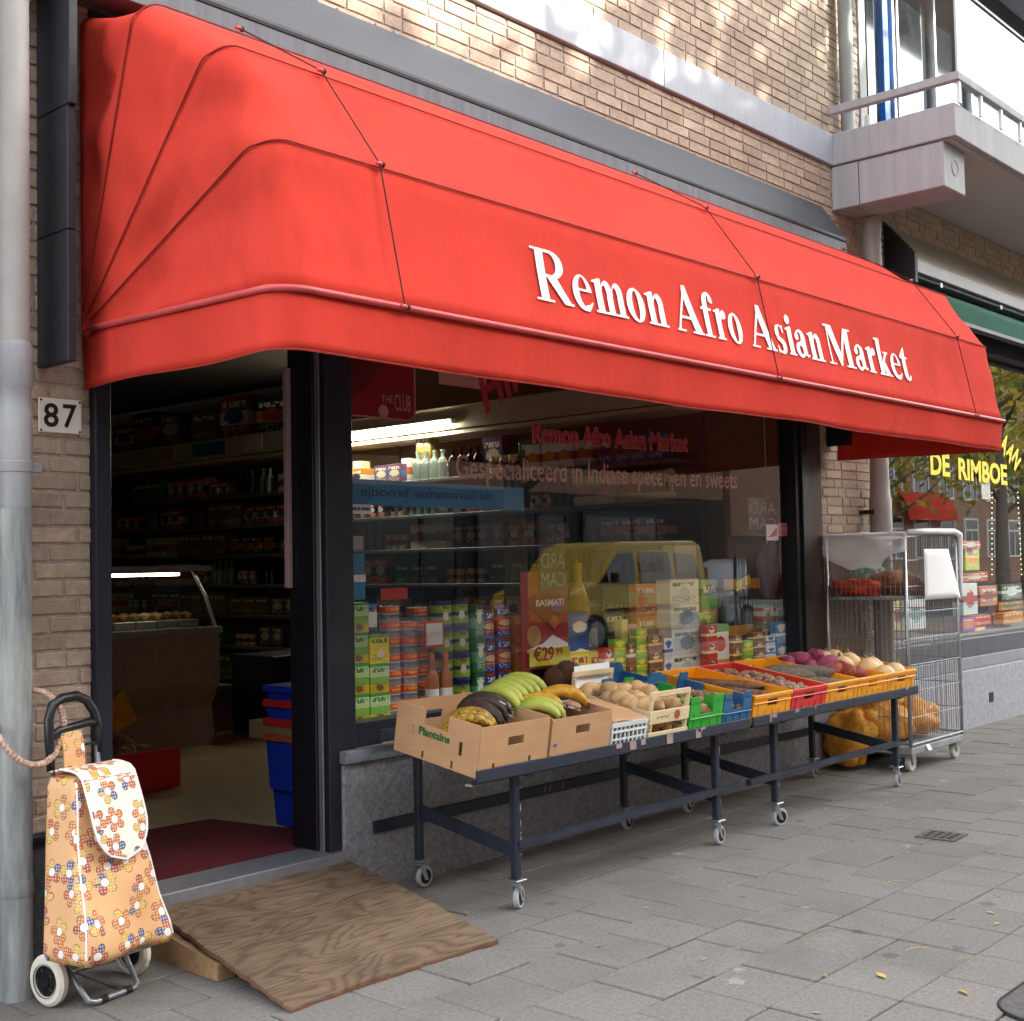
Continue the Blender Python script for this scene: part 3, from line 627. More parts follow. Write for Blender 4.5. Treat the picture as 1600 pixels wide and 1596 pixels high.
def tree(loc, h, cr_h, rad, n, label, seed, mix=.4, leaf=.1):
    rnd = random.Random(seed); t = thing('street_tree', label, 'tree', loc, group='street trees along the kerb')
    tr = MB(); x, y, z = loc; top = Vector((x+rnd.uniform(-.3, .3), y, z+h*.62))
    tr.tube([(x, y, z-.1), (x+.03, y, z+1.2), (x-.05, y+.05, z+2.6), top], [.2, .16, .13, .07], 10); ends = []
    for i in range(9):
        a = i*2.4+rnd.random(); b0 = Vector((x, y, z+2.3+i*.32)); b1 = b0+Vector((math.cos(a)*rad*.5, math.sin(a)*rad*.5, rad*.35)); b2 = b1+Vector((math.cos(a+.3)*rad*.35, math.sin(a+.3)*rad*.35, rad*.35))
        tr.tube([b0, b1, b2], [.06, .035, .012], 6); ends += [b1, b2, (b1+b2)/2]
    tr.build('trunk', 'bark', t, smooth=True)
    cl = [Vector((x, y, z+cr_h))+Vector((rnd.gauss(0, .45)*rad, rnd.gauss(0, .45)*rad, rnd.gauss(0, .4)*rad)) for _ in range(46)]+ends
    for nm, mt, fr_ in (('crown', 'leaf_green', 1-mix), ('crown', 'leaf_yellow', mix)):
        m = MB()
        for i in range(int(n*fr_)):
            c = rnd.choice(cl)+Vector((rnd.gauss(0, .4), rnd.gauss(0, .4), rnd.gauss(0, .32))); u = Vector((rnd.gauss(0, 1), rnd.gauss(0, 1), rnd.gauss(0, 1))).normalized()
            w = u.orthogonal().normalized(); s = leaf*rnd.uniform(.6, 1.3); m.add([c-u*s, c+w*s*.6, c+u*s, c-w*s*.6], [(0, 1, 2, 3)])
        m.build(nm, mt, t, fix=False)
    return t
# crown of the first one stands between the low sun and the upper wall: dappled light
tree((12.6, -7.1, 0), 9, 8.6, 2.9, 6800, 'street tree at the kerb before the yellow van, shading the upper brickwork', 3, .45, .12)
tree((29.5, -7.0, 0), 8.5, 6.6, 2.4, 3600, 'street tree at the kerb beyond the silver car', 5, .5, .12)
tree((35.5, -12.9, 0), 8, 5.6, 2.6, 1600, 'yellowing street tree across the road, mirrored in the neighbouring shop window', 8, .6, .13)
tree((47.5, -13.0, 0), 8.5, 5.6, 2.8, 1500, 'greener street tree farther along the opposite kerb', 9, .5, .14)

def car(name, label, loc, prof, glassp, width, body, wheels, roof_in=.12):
    t = thing(name, label, 'van' if 'van' in name else 'car', loc); x0, y0, z0 = loc
    half = width/2
    def sec(a, b, h):
        k = max(0, (b-.95)/.9); return (a, h*(1-roof_in*k*1.2), b)
    n = len(prof); mb = MB(); L_ = [Vector(sec(a, b, -half)) for a, b in prof]; Rr = [Vector(sec(a, b, half)) for a, b in prof]
    mb.add(L_+Rr, [tuple(range(n)), tuple(range(2*n-1, n-1, -1))]+[(i, n+i, n+(i+1) % n, (i+1) % n) for i in range(n)])
    bd = mb.build('body', body, t, local=True)
    bv = bd.modifiers.new('b', 'BEVEL'); bv.width = .05; bv.segments = 3; bv.limit_method = 'ANGLE'; bv.angle_limit = R(25)
    for q in glassp:
        for sg in (-1, 1):
            m = MB(); p = [Vector(sec(a, b, sg*half)) for a, b in q]; nrm = Vector((0, sg, .12)); p1 = [v+nrm*.004 for v in p]; p0 = [v-nrm*.02 for v in p]; k = len(p)
            m.add(p0+p1, [tuple(range(k)), tuple(range(k, 2*k))]+[(i, (i+1) % k, k+(i+1) % k, k+i) for i in range(k)]); m.build('side_window', 'dark_glass', t, local=True)
    for wx in wheels:
        for sg in (-1, 1):
            w_ = MB().lathe([(.2, -.1), (.29, -.1), (.31, -.06), (.31, .06), (.29, .1), (.2, .1)], 24, (wx, sg*(half-.08), .31), 'y', True).build('wheel', 'rubber', t, local=True)
            MB().lathe([(.02, -.105), (.19, -.105), (.2, -.09), (.2, .09), (.19, .105), (.02, .105)], 18, (wx, sg*(half-.08), .31), 'y').build('rim', 'alu', w_, local=True)
    return t
van = car('parked_van', 'small yellow van parked at the kerb, mirrored in the shop window', (16.8, -8.85, -.03),
    [(-1.95, .3), (-1.97, .75), (-1.9, .95), (-1.25, 1.12), (-.72, 1.66), (-.45, 1.76), (1.6, 1.78), (1.82, 1.7), (1.93, 1.05), (1.95, .3)],
    [[(-1.12, 1.1), (-.66, 1.56), (-.2, 1.58), (-.2, 1.08)], [(-.05, 1.08), (-.05, 1.58), (.8, 1.58), (.85, 1.08)], [(1.0, 1.1), (1.0, 1.56), (1.55, 1.54), (1.66, 1.1)]], 1.66, 'car_yellow', (-1.3, 1.3))
for sg in (-1, 1):
    MB().bbox(1.86, sg*.72-.06, .85, 1.965, sg*.72+.06, 1.3, .01).build('tail_light', 'tail_red', van, local=True); MB().bbox(-1.99, sg*.6-.12, .68, -1.9, sg*.6+.12, .85, .02).build('headlight', 'white_frame', van, local=True)
    MB().bbox(-.95, sg*.9-.05, 1.1, -.85, sg*.9+.08, 1.26, .02).build('wing_mirror', 'rubber', van, local=True)
for sg in (-1, 1):
    for xs_ in (-1.15, -.12, .92): MB().box(xs_, sg*.829-.004, .42, xs_+.012, sg*.829+.004, 1.06).build('door_seam', 'rubber', van, local=True)
    MB().bbox(-1.0, sg*.832-.008, .62, 1.0, sg*.832+.008, .69, .004).build('side_trim', 'rubber', van, local=True)
    MB().bbox(-.2, sg*.835-.01, .92, -.08, sg*.835+.01, .96, .003).build('door_handle', 'rubber', van, local=True)
MB().bbox(-2.0, -.8, .3, -1.93, .8, .52, .02).build('bumper', 'rubber', van, local=True); MB().bbox(1.92, -.8, .3, 2.0, .8, .52, .02).build('bumper', 'rubber', van, local=True)
carr = car('parked_car', 'silver hatchback parked next to the yellow van, mirrored in the shop window', (21.2, -8.85, -.03),
    [(-1.95, .3), (-1.98, .65), (-1.85, .82), (-1.0, .95), (-.35, 1.38), (0, 1.45), (1.0, 1.44), (1.6, 1.2), (1.85, .95), (1.92, .3)],
    [[(-.85, .96), (-.3, 1.34), (.2, 1.38), (.2, .96)], [(.28, .96), (.28, 1.38), (.95, 1.36), (1.45, 1.12), (1.45, .98)]], 1.66, 'car_silver', (-1.25, 1.25))
for sg in (-1, 1): MB().bbox(1.84, sg*.66-.12, .72, 1.93, sg*.66+.12, .92, .02).build('tail_light', 'tail_red', carr, local=True); MB().bbox(-1.98, sg*.6-.14, .6, -1.88, sg*.6+.14, .76, .02).build('headlight', 'white_frame', carr, local=True)

# ================================================================ THE RED AWNING
AW = thing('shop_awning', 'big red canvas awning with white shop name lettering over the shop front', 'awning', (5.1, 0, 2.24))
PY_, PZ_, RAD, X0, X1, CR = -.05, 2.24, 1.15, 2.275, 7.89, .105
ANG = [-1.2, 23, 45, 71, 90]
def upath(ang, x, rad=RAD, nL=14, nC=8, nF=56):           # U shaped bow: pivot - leg - round corner - front
    c, s_ = math.cos(R(ang)), math.sin(R(ang)); pts = []
    cr2 = CR*(.35+.65*(1 if ang < 80 else .3))
    def P(xx, d): return Vector((xx, PY_-c*d, PZ_+s_*d))
    for i in range(nL): pts.append(P(X0, (rad-cr2)*i/nL))
    for i in range(nC+1): a = math.pi/2*i/nC; pts.append(P(X0+cr2-cr2*math.cos(a), rad-cr2+cr2*math.sin(a)))
    for i in range(1, nF): pts.append(P(X0+cr2+(X1-X0-2*cr2*.6)*i/nF-(0), rad))
    q = cr2*.6
    for i in range(nC+1): a = math.pi/2*i/nC; pts.append(P(X1-q+q*math.sin(a), rad-q+q*math.cos(a)))
    for i in range(nL-1, -1, -1): pts.append(P(X1, (rad-q)*i/nL))
    return pts
bows = [upath(a, 0) for a in ANG]; NP = len(bows[0])
def wr(p, k): return noise.noise(Vector((p.x*2.2, p.y*5, p.z*5)))*k+noise.noise(Vector((p.x*7, p.y*11, p.z*9)))*k*.35
canvas = MB(); V = 8
rows = []
for b in range(len(ANG)-1):
    for j in range(V+(b == len(ANG)-2)):
        t = j/V; row = []
        for i in range(NP):
            p = bows[b][i].lerp(bows[b+1][i], t); d = p-Vector((p.x, PY_, PZ_)); ln = d.length
            dist = min(1, ln/.5); sag = .012*math.sin(math.pi*t)*dist
            edge = math.exp(-((p.x-X0-.1)/.35)**2)+math.exp(-((X1-.1-p.x)/.25)**2)
            w_ = wr(p, .045*edge+.003)*dist*math.sin(math.pi*t)
            if ln > .01: p = p-d/ln*(sag-w_*.5)
            if p.x < X0+.12: p.x += w_*1.2+.012*math.sin(math.pi*t)*dist
            row.append(p)
        rows.append(row)
canvas.add([p for r_ in rows for p in r_], [(j*NP+i, j*NP+i+1, (j+1)*NP+i+1, (j+1)*NP+i) for j in range(len(rows)-1) for i in range(NP-1)])
cvs = canvas.build('canvas', 'canvas', AW, smooth=True)
md = cvs.modifiers.new('thickness', 'SOLIDIFY'); md.thickness = .002; md.offset = -1
# valance hanging from the lowest bow
b0 = bows[0]; cum = [0]
for i in range(1, NP): cum.append(cum[-1]+(b0[i]-b0[i-1]).length)
def val(i, v):
    p = b0[i].copy(); s_ = cum[i]; d = p-Vector((p.x, PY_, PZ_)); leg = p.x < X0+.02 or p.x > X1-.02
    drop = .18+.012*noise.noise(Vector((s_*1.1, 0, 3)))+(.02*math.exp(-(s_/.25)**2))
    out = .03*math.sin(s_*6.0+.4)*math.exp(-((s_-.9)/.7)**2)+.006*math.sin(s_*9)+.012*noise.noise(Vector((s_*2.3, v*.5, 7)))
    n = Vector((-1, 0, 0)) if p.x < X0+.02 else Vector((1, 0, 0)) if p.x > X1-.02 else Vector((0, -1, 0))
    return p+n*(out*v-.015*v)+Vector((0, 0, -drop*v-.004))
vm = MB(); NV = 6
vm.add([val(i, j/NV) for j in range(NV+1) for i in range(NP)], [(j*NP+i, j*NP+i+1, (j+1)*NP+i+1, (j+1)*NP+i) for j in range(NV) for i in range(NP-1)])
vo_ = vm.build('valance', 'canvas', AW, smooth=True); md = vo_.modifiers.new('thickness', 'SOLIDIFY'); md.thickness = .003
MB().tube([val(i, 1) for i in range(NP)], .0035, 5).build('hem', 'seam', vo_)
for k, a in enumerate(ANG[:4]):
    pts = upath(a, 0, RAD+(.006 if k else .008)); MB().tube([p+Vector((-.006 if p.x < X0+.01 else 0, 0, 0)) for p in pts[1:-1]], .0115 if k == 0 else .0032, 8).build('bow', 'canvas_bar' if k == 0 else 'seam', AW, smooth=True)
for xs in ((2.75, 2.735, 2.70, 2.69), (5.09, 5.075, 5.04, 5.09), (7.375, 7.35, 7.30, 7.3)):
    pts = [Vector((x, PY_-math.cos(R(a))*(RAD+.022), PZ_+math.sin(R(a))*(RAD+.022))) for x, a in zip(xs, ANG)]
    MB().tube([p for p in pts], .0028, 5).build('pull_cord', 'cord', AW)
    for p in pts:
        MB().lathe([(.002, -.017), (.0075, -.015), (.008, .015), (.002, .017)], 8, p, 'x').build('cord_clip', 'canvas_bar', AW); MB().lathe([(.003, -.005), (.0105, -.004), (.0105, .004), (.003, .005)], 8, p+Vector((.012, 0, 0)), 'x').build('cord_ring', 'cord', AW)

# ---- serif lettering (bold roman capitals and lower case drawn as shapes)
import numpy as np
RES = 72
class G:
    def __init__(s, w): s.w = w; s.Y, s.X = np.mgrid[-.06:1.04:1/RES, -.06:w+.06:1/RES]; s.m = np.zeros(s.X.shape, bool)
    def r(s, x0, y0, x1, y1, on=True): s.m[(s.X >= x0) & (s.X <= x1) & (s.Y >= y0) & (s.Y <= y1)] = on; return s
    def e(s, cx, cy, rx, ry, on=True, xmin=-9, xmax=9, ymin=-9, ymax=9): s.m[(((s.X-cx)/rx)**2+((s.Y-cy)/ry)**2 <= 1) & (s.X >= xmin) & (s.X <= xmax) & (s.Y >= ymin) & (s.Y <= ymax)] = on; return s
    def p(s, pts, on=True):
        ins = np.zeros(s.m.shape, bool); n = len(pts)
        for i in range(n):
            (x0, y0), (x1, y1) = pts[i], pts[(i+1) % n]
            if y0 == y1: continue
            c = ((y0 > s.Y) != (y1 > s.Y)) & (s.X < (x1-x0)*(s.Y-y0)/(y1-y0)+x0); ins ^= c
        s.m[ins] = on; return s
    def serif(s, x0, x1, y, d=1): s.r(x0, min(y, y+.045*d), x1, max(y, y+.045*d)); return s
def stem_lc(g, x, h=.66, flag=True, base=True):
    g.r(x, 0, x+.19, h)
    if base: g.serif(x-.07, x+.26, 0)
    if flag: g.p([(x-.08, h-.06), (x-.08, h-.03), (x+.1, h+.03), (x+.19, h+.03), (x+.19, h-.06)])
    return g
def gl_R():
    g = G(1.06); g.e(.55, .735, .36, .265); g.r(.3, .47, .55, 1); g.e(.52, .74, .18, .21, False); g.r(.3, .53, .5, .95, False); g.r(.15, 0, .38, 1).serif(.03, .5, 0).serif(.03, .5, 1, -1)
    return g.p([(.42, .5), (.66, .52), (.98, .05), (1.06, .045), (1.06, 0), (.8, 0), (.42, .47)])
def gl_e(): g = G(.6); g.e(.31, .33, .28, .35); g.e(.33, .36, .125, .29, False); g.r(.34, .1, .7, .36, False); g.r(.15, .36, .57, .41); g.p([(.36, .03), (.56, .17), (.58, .15), (.44, -.02), (.3, -.02)]); return g
def arch(g, x): g.e(x+.35, .44, .17, .24, ymin=.4); g.r(x+.33, 0, x+.52, .48); g.e(x+.27, .42, .075, .16, False, ymin=.3); g.serif(x+.26, x+.59, 0)
def gl_n(): g = G(.68); arch(g, .1); stem_lc(g, .1); return g
def gl_m(): g = G(1.02); arch(g, .43); arch(g, .1); stem_lc(g, .1); return g
def gl_o(): g = G(.62); g.e(.31, .33, .29, .35); g.e(.31, .33, .1, .30, False); return g
def gl_A(): g = G(1.06); g.p([(.05, .03), (.12, .03), (.56, .98), (.5, 1.02), (.46, .95)]); g.p([(.42, 1.02), (.56, 1.02), (1.0, .03), (.72, .03), (.4, .85)]); g.r(.25, .3, .75, .355); g.serif(0, .32, 0).serif(.6, 1.06, 0); return g
def gl_f(): g = G(.5); g.r(.12, 0, .31, .8).serif(.02, .42, 0); g.r(.02, .6, .44, .66); g.e(.34, .8, .22, .2, ymin=.78); g.e(.38, .8, .08, .14, False, ymin=.6, xmin=.31); g.e(.46, .87, .075, .075); return g
def gl_r(): g = G(.54); stem_lc(g, .1); g.e(.42, .58, .1, .1); g.p([(.28, .4), (.3, .6), (.42, .68), (.42, .6)]); return g
def gl_s(): g = G(.48); g.e(.23, .5, .19, .18); g.e(.26, .51, .1, .13, False, xmin=.2); g.r(.24, .33, .5, .5, False); g.e(.25, .17, .2, .19); g.e(.2, .17, .1, .13, False, xmax=.28); g.r(0, .17, .2, .3, False); g.p([(.06, .46), (.2, .36), (.4, .24), (.44, .12), (.3, .2), (.1, .33)]); g.r(.36, .5, .4, .68); g.r(.06, -.01, .1, .17); return g
def gl_i(): g = G(.36); stem_lc(g, .1); g.e(.19, .86, .11, .11); return g
def gl_a(): g = G(.62); g.e(.3, .48, .22, .2, ymin=.45); g.e(.26, .47, .08, .15, False); g.e(.14, .5, .09, .09); g.r(.32, .06, .51, .5); g.e(.22, .18, .19, .19); g.e(.26, .18, .08, .11, False, xmax=.33); g.p([(.3, .36), (.33, .42), (.2, .36), (.12, .28)]); g.p([(.48, .02), (.6, .05), (.62, .1), (.5, .08)]); return g
def gl_M(): g = G(1.34); g.r(.14, 0, .2, .97).serif(.02, .34, 0); g.p([(.02, 1), (.4, 1), (.7, .32), (.62, 0), (.58, 0), (.16, .95), (.02, .95)]); g.p([(.6, .0), (.68, .3), (.98, 1), (1.0, .8), (.64, .0)]); g.r(.97, 0, 1.2, 1).serif(.86, 1.32, 0).serif(.97, 1.32, 1, -1); return g
def gl_k(): g = G(.7); g.r(.1, 0, .29, .98).serif(.02, .38, 0); g.r(.02, .94, .29, .99); g.p([(.27, .28), (.27, .34), (.5, .62), (.6, .62), (.42, .4), (.62, .04), (.4, .04), (.28, .26)]); g.serif(.36, .7, 0); g.r(.4, .61, .66, .655); return g
def gl_t(): g = G(.46); g.r(.12, .1, .31, .72); g.p([(.12, .66), (.31, .66), (.31, .9), (.26, .9), (.0, .64), (.02, .6), (.12, .6)]); g.r(.02, .6, .42, .66); g.e(.29, .13, .17, .14, ymax=.14); g.e(.36, .14, .05, .08, False, ymin=.06); g.p([(.38, .1), (.43, .16), (.46, .14), (.4, .03)]); return g
GL = dict(R=gl_R, e=gl_e, m=gl_m, o=gl_o, n=gl_n, A=gl_A, f=gl_f, r=gl_r, s=gl_s, i=gl_i, a=gl_a, M=gl_M, k=gl_k, t=gl_t)
def panel(x, t, off):                                  # on the canvas between bow 0 and bow 1
    a0, a1 = R(ANG[0]), R(23); q0 = Vector((0, PY_-math.cos(a0)*RAD, PZ_+math.sin(a0)*RAD)); q1 = Vector((0, PY_-math.cos(a1)*RAD, PZ_+math.sin(a1)*RAD)); p = q0.lerp(q1, t)
    d = Vector((0, p.y-PY_, p.z-PZ_)).normalized(); p = p-d*(.012*math.sin(math.pi*t)-off); p.x = x; return p
for word, xa, xb in (('Remon', 3.457, 4.295), ('Afro', 4.363, 4.89), ('Asian', 4.955, 5.634), ('Market', 5.677, 6.62)):
    gs = [GL[c]() for c in word]; tot = sum(g.w+.02 for g in gs)-.02; sc_ = (xb-xa)/tot; cur = xa
    for c, g in zip(word, gs):
        mb = MB(); mk = g.m
        for row in range(mk.shape[0]):
            y = g.Y[row, 0]; xs = mk[row].astype(int); d = np.diff(np.concatenate([[0], xs, [0]])); st_ = np.where(d == 1)[0]; en = np.where(d == -1)[0]
            t0 = .285+y*.435; t1 = .285+(y+1/RES)*.435
            for a, b in zip(st_, en):
                xa_ = cur+(g.X[0, 0]+a/RES)*sc_; xb_ = cur+(g.X[0, 0]+b/RES)*sc_
                mb.add([panel(xa_, t0, .007), panel(xb_, t0, .007), panel(xb_, t1, .007), panel(xa_, t1, .007)], [(0, 1, 2, 3)])
        mb.build('letter', 'white_print', cvs, fix=False); cur += (g.w+.02)*sc_

# ================================================================ PIPES, NUMBER PLATE
dp = thing('drainpipe', 'weathered pale grey drainpipe at the left edge beside house number 87', 'drainpipe', (1.995, -.12, 0))
c = (1.995, -.12)
MB().lathe([(.054, 0), (.056, .02), (.053, .05), (.052, 1.66)], 20, (*c, -.05)).build('lower_pipe', 'zinc_worn', dp, smooth='auto')
MB().lathe([(.053, 1.6), (.055, 1.62), (.056, 1.92), (.052, 1.93), (.052, 2.0), (.057, 2.01), (.057, 2.14), (.053, 2.15), (.048, 2.16)], 20, (*c, 0)).build('joint', 'zinc', dp, smooth='auto')
MB().lathe([(.048, 2.16), (.049, 2.3), (.048, 3.33), (.054, 3.335), (.054, 3.5), (.048, 3.51), (.048, 4.2)], 20, (*c, 0)).build('upper_pipe', 'pvc_grey', dp, smooth='auto')
MB().lathe([(.0545, .33), (.056, .34), (.056, .375), (.0545, .385)], 20, (*c, 0)).build('collar', 'zinc_worn', dp, smooth='auto')
br_ = MB().lathe([(.0565, 1.72), (.058, 1.722), (.058, 1.755), (.0565, 1.757)], 20, (*c, 0)).build('bracket', 'zinc', dp, smooth='auto')
MB().bbox(2.05, -.13, 1.722, 2.085, -.11, 1.755, .003).build('lug', 'zinc', br_)
dq = thing('drainpipe', 'brown grey drainpipe beside the roll cage between the two shops', 'drainpipe', (8.36, -.12, 0)); c = (8.36, -.12)
MB().lathe([(.07, 0), (.07, 1.55), (.078, 1.56), (.078, 1.85), (.072, 1.86), (.066, 2.0), (.066, 3.83)], 18, (*c, -.05)).build('pipe', M('pipe_brown', '#8f8a86', .55, .15, 5, stretch=(1, 1, .3)), dq, smooth='auto')
MB().lathe([(.072, 1.68), (.074, 1.69), (.074, 1.72), (.072, 1.73)], 18, (8.36, -.12, 0)).build('bracket', 'zinc', dq, smooth='auto')
MB().bbox(8.27, -.11, 1.69, 8.3, -.0, 1.72, .003).build('lug', 'rubber', dq)
stk = MB().grid(lambda u, v: (8.36+.0795*math.sin((u-.5)*1.4-.75), -.12-.0795*math.cos((u-.5)*1.4-.75), 1.44+v*.11), 6, 2).build('sticker', 'paper', dq)
for z in (1.46, 1.5, 1.53): MB().box(8.30, -.1785, z, 8.33, -.171, z+.018).build('mark', 'black_print', stk)
dr = thing('drainpipe', 'dark grey downpipe on the recessed wall behind the balcony', 'drainpipe', (8.75, .3, 4.36)); MB().lathe([(.055, 4.36), (.055, 6.94)], 16, (8.95, .33, 0)).build('pipe', 'zinc', dr, smooth='auto')
hn = thing('house_number_sign', 'cream enamel house number plate reading 87 on the brick pier', 'sign', (2.217, -.006, 1.875))
MB().bbox(2.136, -.009, 1.876, 2.298, -.003, 1.998, .002).build('plate', 'enamel', hn)
for dx, dz in ((.008, .008), (.154, .008), (.008, .114), (.154, .114)): MB().lathe([(.004, 0), (.004, .003), (.001, .004)], 8, (2.136+dx, -.009, 1.876+dz), 'y').build('screw', 'black_print', hn)
text('digit', '8', 'black_print', hn, (2.154, -.0095, 1.896), (1, 0, 0), (0, 0, 1), .055, .084, bold=.015); text('digit', '7', 'black_print', hn, (2.226, -.0095, 1.896), (1, 0, 0), (0, 0, 1), .052, .084, bold=.015)
# green awning rolled up over the neighbour's window
ga = thing('rolled_awning', 'dark green canvas awning rolled up above the neighbouring shop window', 'awning', (12, -.15, 3.2))
MB().prism([(-.06, 3.40), (-.10, 3.42), (-.24, 3.38), (-.27, 3.33), (-.26, 3.21), (-.24, 3.205), (-.06, 3.30)], 8.9, 16, lambda a, b, h: (h, a, b)).build('canvas', 'green_awning', ga)
MB().tube([(8.9, -.2, 3.46), (16, -.2, 3.46)], .012).build('arm', 'frame_blue', ga)
for x in (9.3, 10.5, 11.7): MB().box(x, -.215, 3.44, x+.04, -.06, 3.475).build('arm_clip', 'alu', ga)
MB().bbox(8.9, -.29, 3.165, 16, -.22, 3.20, .004).build('front_bar', 'frame_black', ga)

# ================================================================ DOORWAY: ramp, mat, trolley, lock
rp = thing('plywood_ramp', 'worn brown plywood sheet laid as a ramp up to the shop door', 'ramp', (2.95, -.5, 0))
def ramp_pt(u, v, k):                                   # u across, v from street to door
    xl = 2.47+(2.54-2.47)*v; xr = 3.40+(3.47-3.40)*v
    return Vector((xl+(xr-xl)*u, -.955+(.02+.955-.085)*v+.012*math.sin(u*5)*(1-v), .016+.142*v+.01*math.sin(v*3.1)*(u-.2)+k))
NU, NW = 24, 24; up = [ramp_pt(i/NU, j/NW, 0) for j in range(NW+1) for i in range(NU+1)]
for j in range(NW+1):
    for i in range(NU+1):
        if i in (0, NU) or j in (0, NW): p = up[j*(NU+1)+i]; p.x += random.uniform(-.004, .004); p.y += random.uniform(-.004, .004)
for nm, k0, k1, mt in (('top_ply', 0, -.008, 'plywood_grain'), ('lower_ply', -.0085, -.016, M('ply_edge', '#7d4f3a', .85, .3, 20))):
    mb = MB(); n_ = (NU+1)*(NW+1); mb.add([p+Vector((0, 0, k0)) for p in up]+[p+Vector((0, 0, k1)) for p in up],
        [(j*(NU+1)+i, j*(NU+1)+i+1, (j+1)*(NU+1)+i+1, (j+1)*(NU+1)+i) for j in range(NW) for i in range(NU)]+[(n_+(j+1)*(NU+1)+i, n_+(j+1)*(NU+1)+i+1, n_+j*(NU+1)+i+1, n_+j*(NU+1)+i) for j in range(NW) for i in range(NU)]
        +[(i, n_+i, n_+i+1, i+1) for i in range(NU)]+[(NW*(NU+1)+i+1, n_+NW*(NU+1)+i+1, n_+NW*(NU+1)+i, NW*(NU+1)+i) for i in range(NU)]
        +[((j+1)*(NU+1), n_+(j+1)*(NU+1), n_+j*(NU+1), j*(NU+1)) for j in range(NW)]+[(j*(NU+1)+NU, n_+j*(NU+1)+NU, n_+(j+1)*(NU+1)+NU, (j+1)*(NU+1)+NU) for j in range(NW)])
    mb.build(nm, mt, rp, smooth='auto')
MB().prism([(-.52, .0), (-.1, .0), (-.1, .115), (-.52, .055)], 2.50, 2.57, lambda a, b, h: (h, a, b)).build('support_block', 'timber', rp)
MB().prism([(-.50, .0), (-.1, .0), (-.1, .115), (-.50, .055)], 3.32, 3.39, lambda a, b, h: (h, a, b)).build('support_block', 'timber', rp)
dm = tag(MB().prism([(2.38, .145), (3.36, .145), (3.6, .47), (3.5, .98), (3.25, 1.0), (2.38, .99)], .193, .203, lambda a, b, h: (a, b, h)).build('door_mat', 'mat_red'), 'dark red door mat on the floor just inside the shop entrance', 'mat')

# shopping trolley
tr = thing('shopping_trolley', 'two wheeled shopping trolley with an orange daisy print bag by the shop door', 'trolley', (2.17, -.26, 0), (0, 0, R(11)))
fl = 'floral'
def loft(name, secs, mat, parent, n=40, cap=True, fold=.0):
    mb = MB(); uvs = []; rings = []
    for (x0, x1, y0, y1, z, rr_) in secs:
        ring = []
        for k in range(n):
            a = 2*math.pi*k/n; ca, sa = math.cos(a), math.sin(a); e_ = .32
            x = (x0+x1)/2+(x1-x0)/2*math.copysign(abs(ca)**e_, ca); y = (y0+y1)/2+(y1-y0)/2*math.copysign(abs(sa)**e_, sa)
            f_ = fold*(noise.noise(Vector((x*9, y*9+z*1.5, z*3)))+.5*noise.noise(Vector((x*22, y*16, z*5)))+.22*math.sin(x*46+z*11+y*30)*math.sin(min(1, max(0, (z-.2)/.5))*math.pi)); ring.append(Vector((x*(1+f_), y*(1+f_)-f_*.25, z)))
        rings.append(ring)
    for r_ in rings: mb.v += [tuple(v) for v in r_]
    for j in range(len(rings)-1):
        for k in range(n): mb.f.append((j*n+k, j*n+(k+1) % n, (j+1)*n+(k+1) % n, (j+1)*n+k))
    if cap: mb.f.append(tuple(range(n-1, -1, -1))); mb.f.append(tuple((len(rings)-1)*n+k for k in range(n)))
    o = mb.build(name, mat, parent, local=True, smooth=True); me = o.data; ul = me.uv_layers.new(name='UVMap')
    for pl in me.polygons:
        nm = pl.normal
        for li in pl.loop_indices:
            v = me.vertices[me.loops[li].vertex_index].co
            ul.data[li].uv = (v.x, v.z) if abs(nm.y) >= abs(nm.x) else (v.y+.5, v.z)
    return o
secs = [(-.21, .14, -.235, -.03, .165, 0), (-.22, .15, -.245, -.025, .19, 0)]+[(-.22+.078*t, .15-.062*t, -.245+.13*t, -.025+.065*t, .19+.5*t, 0) for t in [i/22 for i in range(1, 23)]]+[(-.132, .078, -.105, .042, .715, 0), (-.11, .055, -.085, .03, .725, 0)]
bag = loft('bag', secs, fl, tr, n=72, fold=.075)
def flap_pt(u, v):                                     # v 0 at the back of the top, 1 at the rounded tip
    w = .108*(1 if v < .7 else math.sqrt(max(0, 1-((v-.7)/.3)**2))*.95+.05); x = -.012+(u-.5)*2*w
    s_ = v*.43
    if s_ < .15: return Vector((x, .045-s_*1.05, .735+.012*math.sin(s_/.15*math.pi)-.0))
    d = s_-.15; return Vector((x, -.118-.27*d-.016*math.sin(d*9), .728-d*.965))
fm = MB().grid(lambda u, v: flap_pt(u, v), 12, 22); fo = fm.build('flap', 'floral_flap', bag, local=True, smooth=True); ul = fo.data.uv_layers.new(name='UVMap')
for pl in fo.data.polygons:
    for li in pl.loop_indices: v = fo.data.vertices[fo.data.loops[li].vertex_index].co; ul.data[li].uv = (v.x+.31, v.z-(v.y if v.z > .72 else 0)+.2)
md = fo.modifiers.new('t', 'SOLIDIFY'); md.thickness = .006
MB().tube([flap_pt(0, j/22) for j in range(3, 23)]+[flap_pt(1, j/22) for j in range(22, 2, -1)], .004, 6).build('piping', 'white_print', bag, local=True)
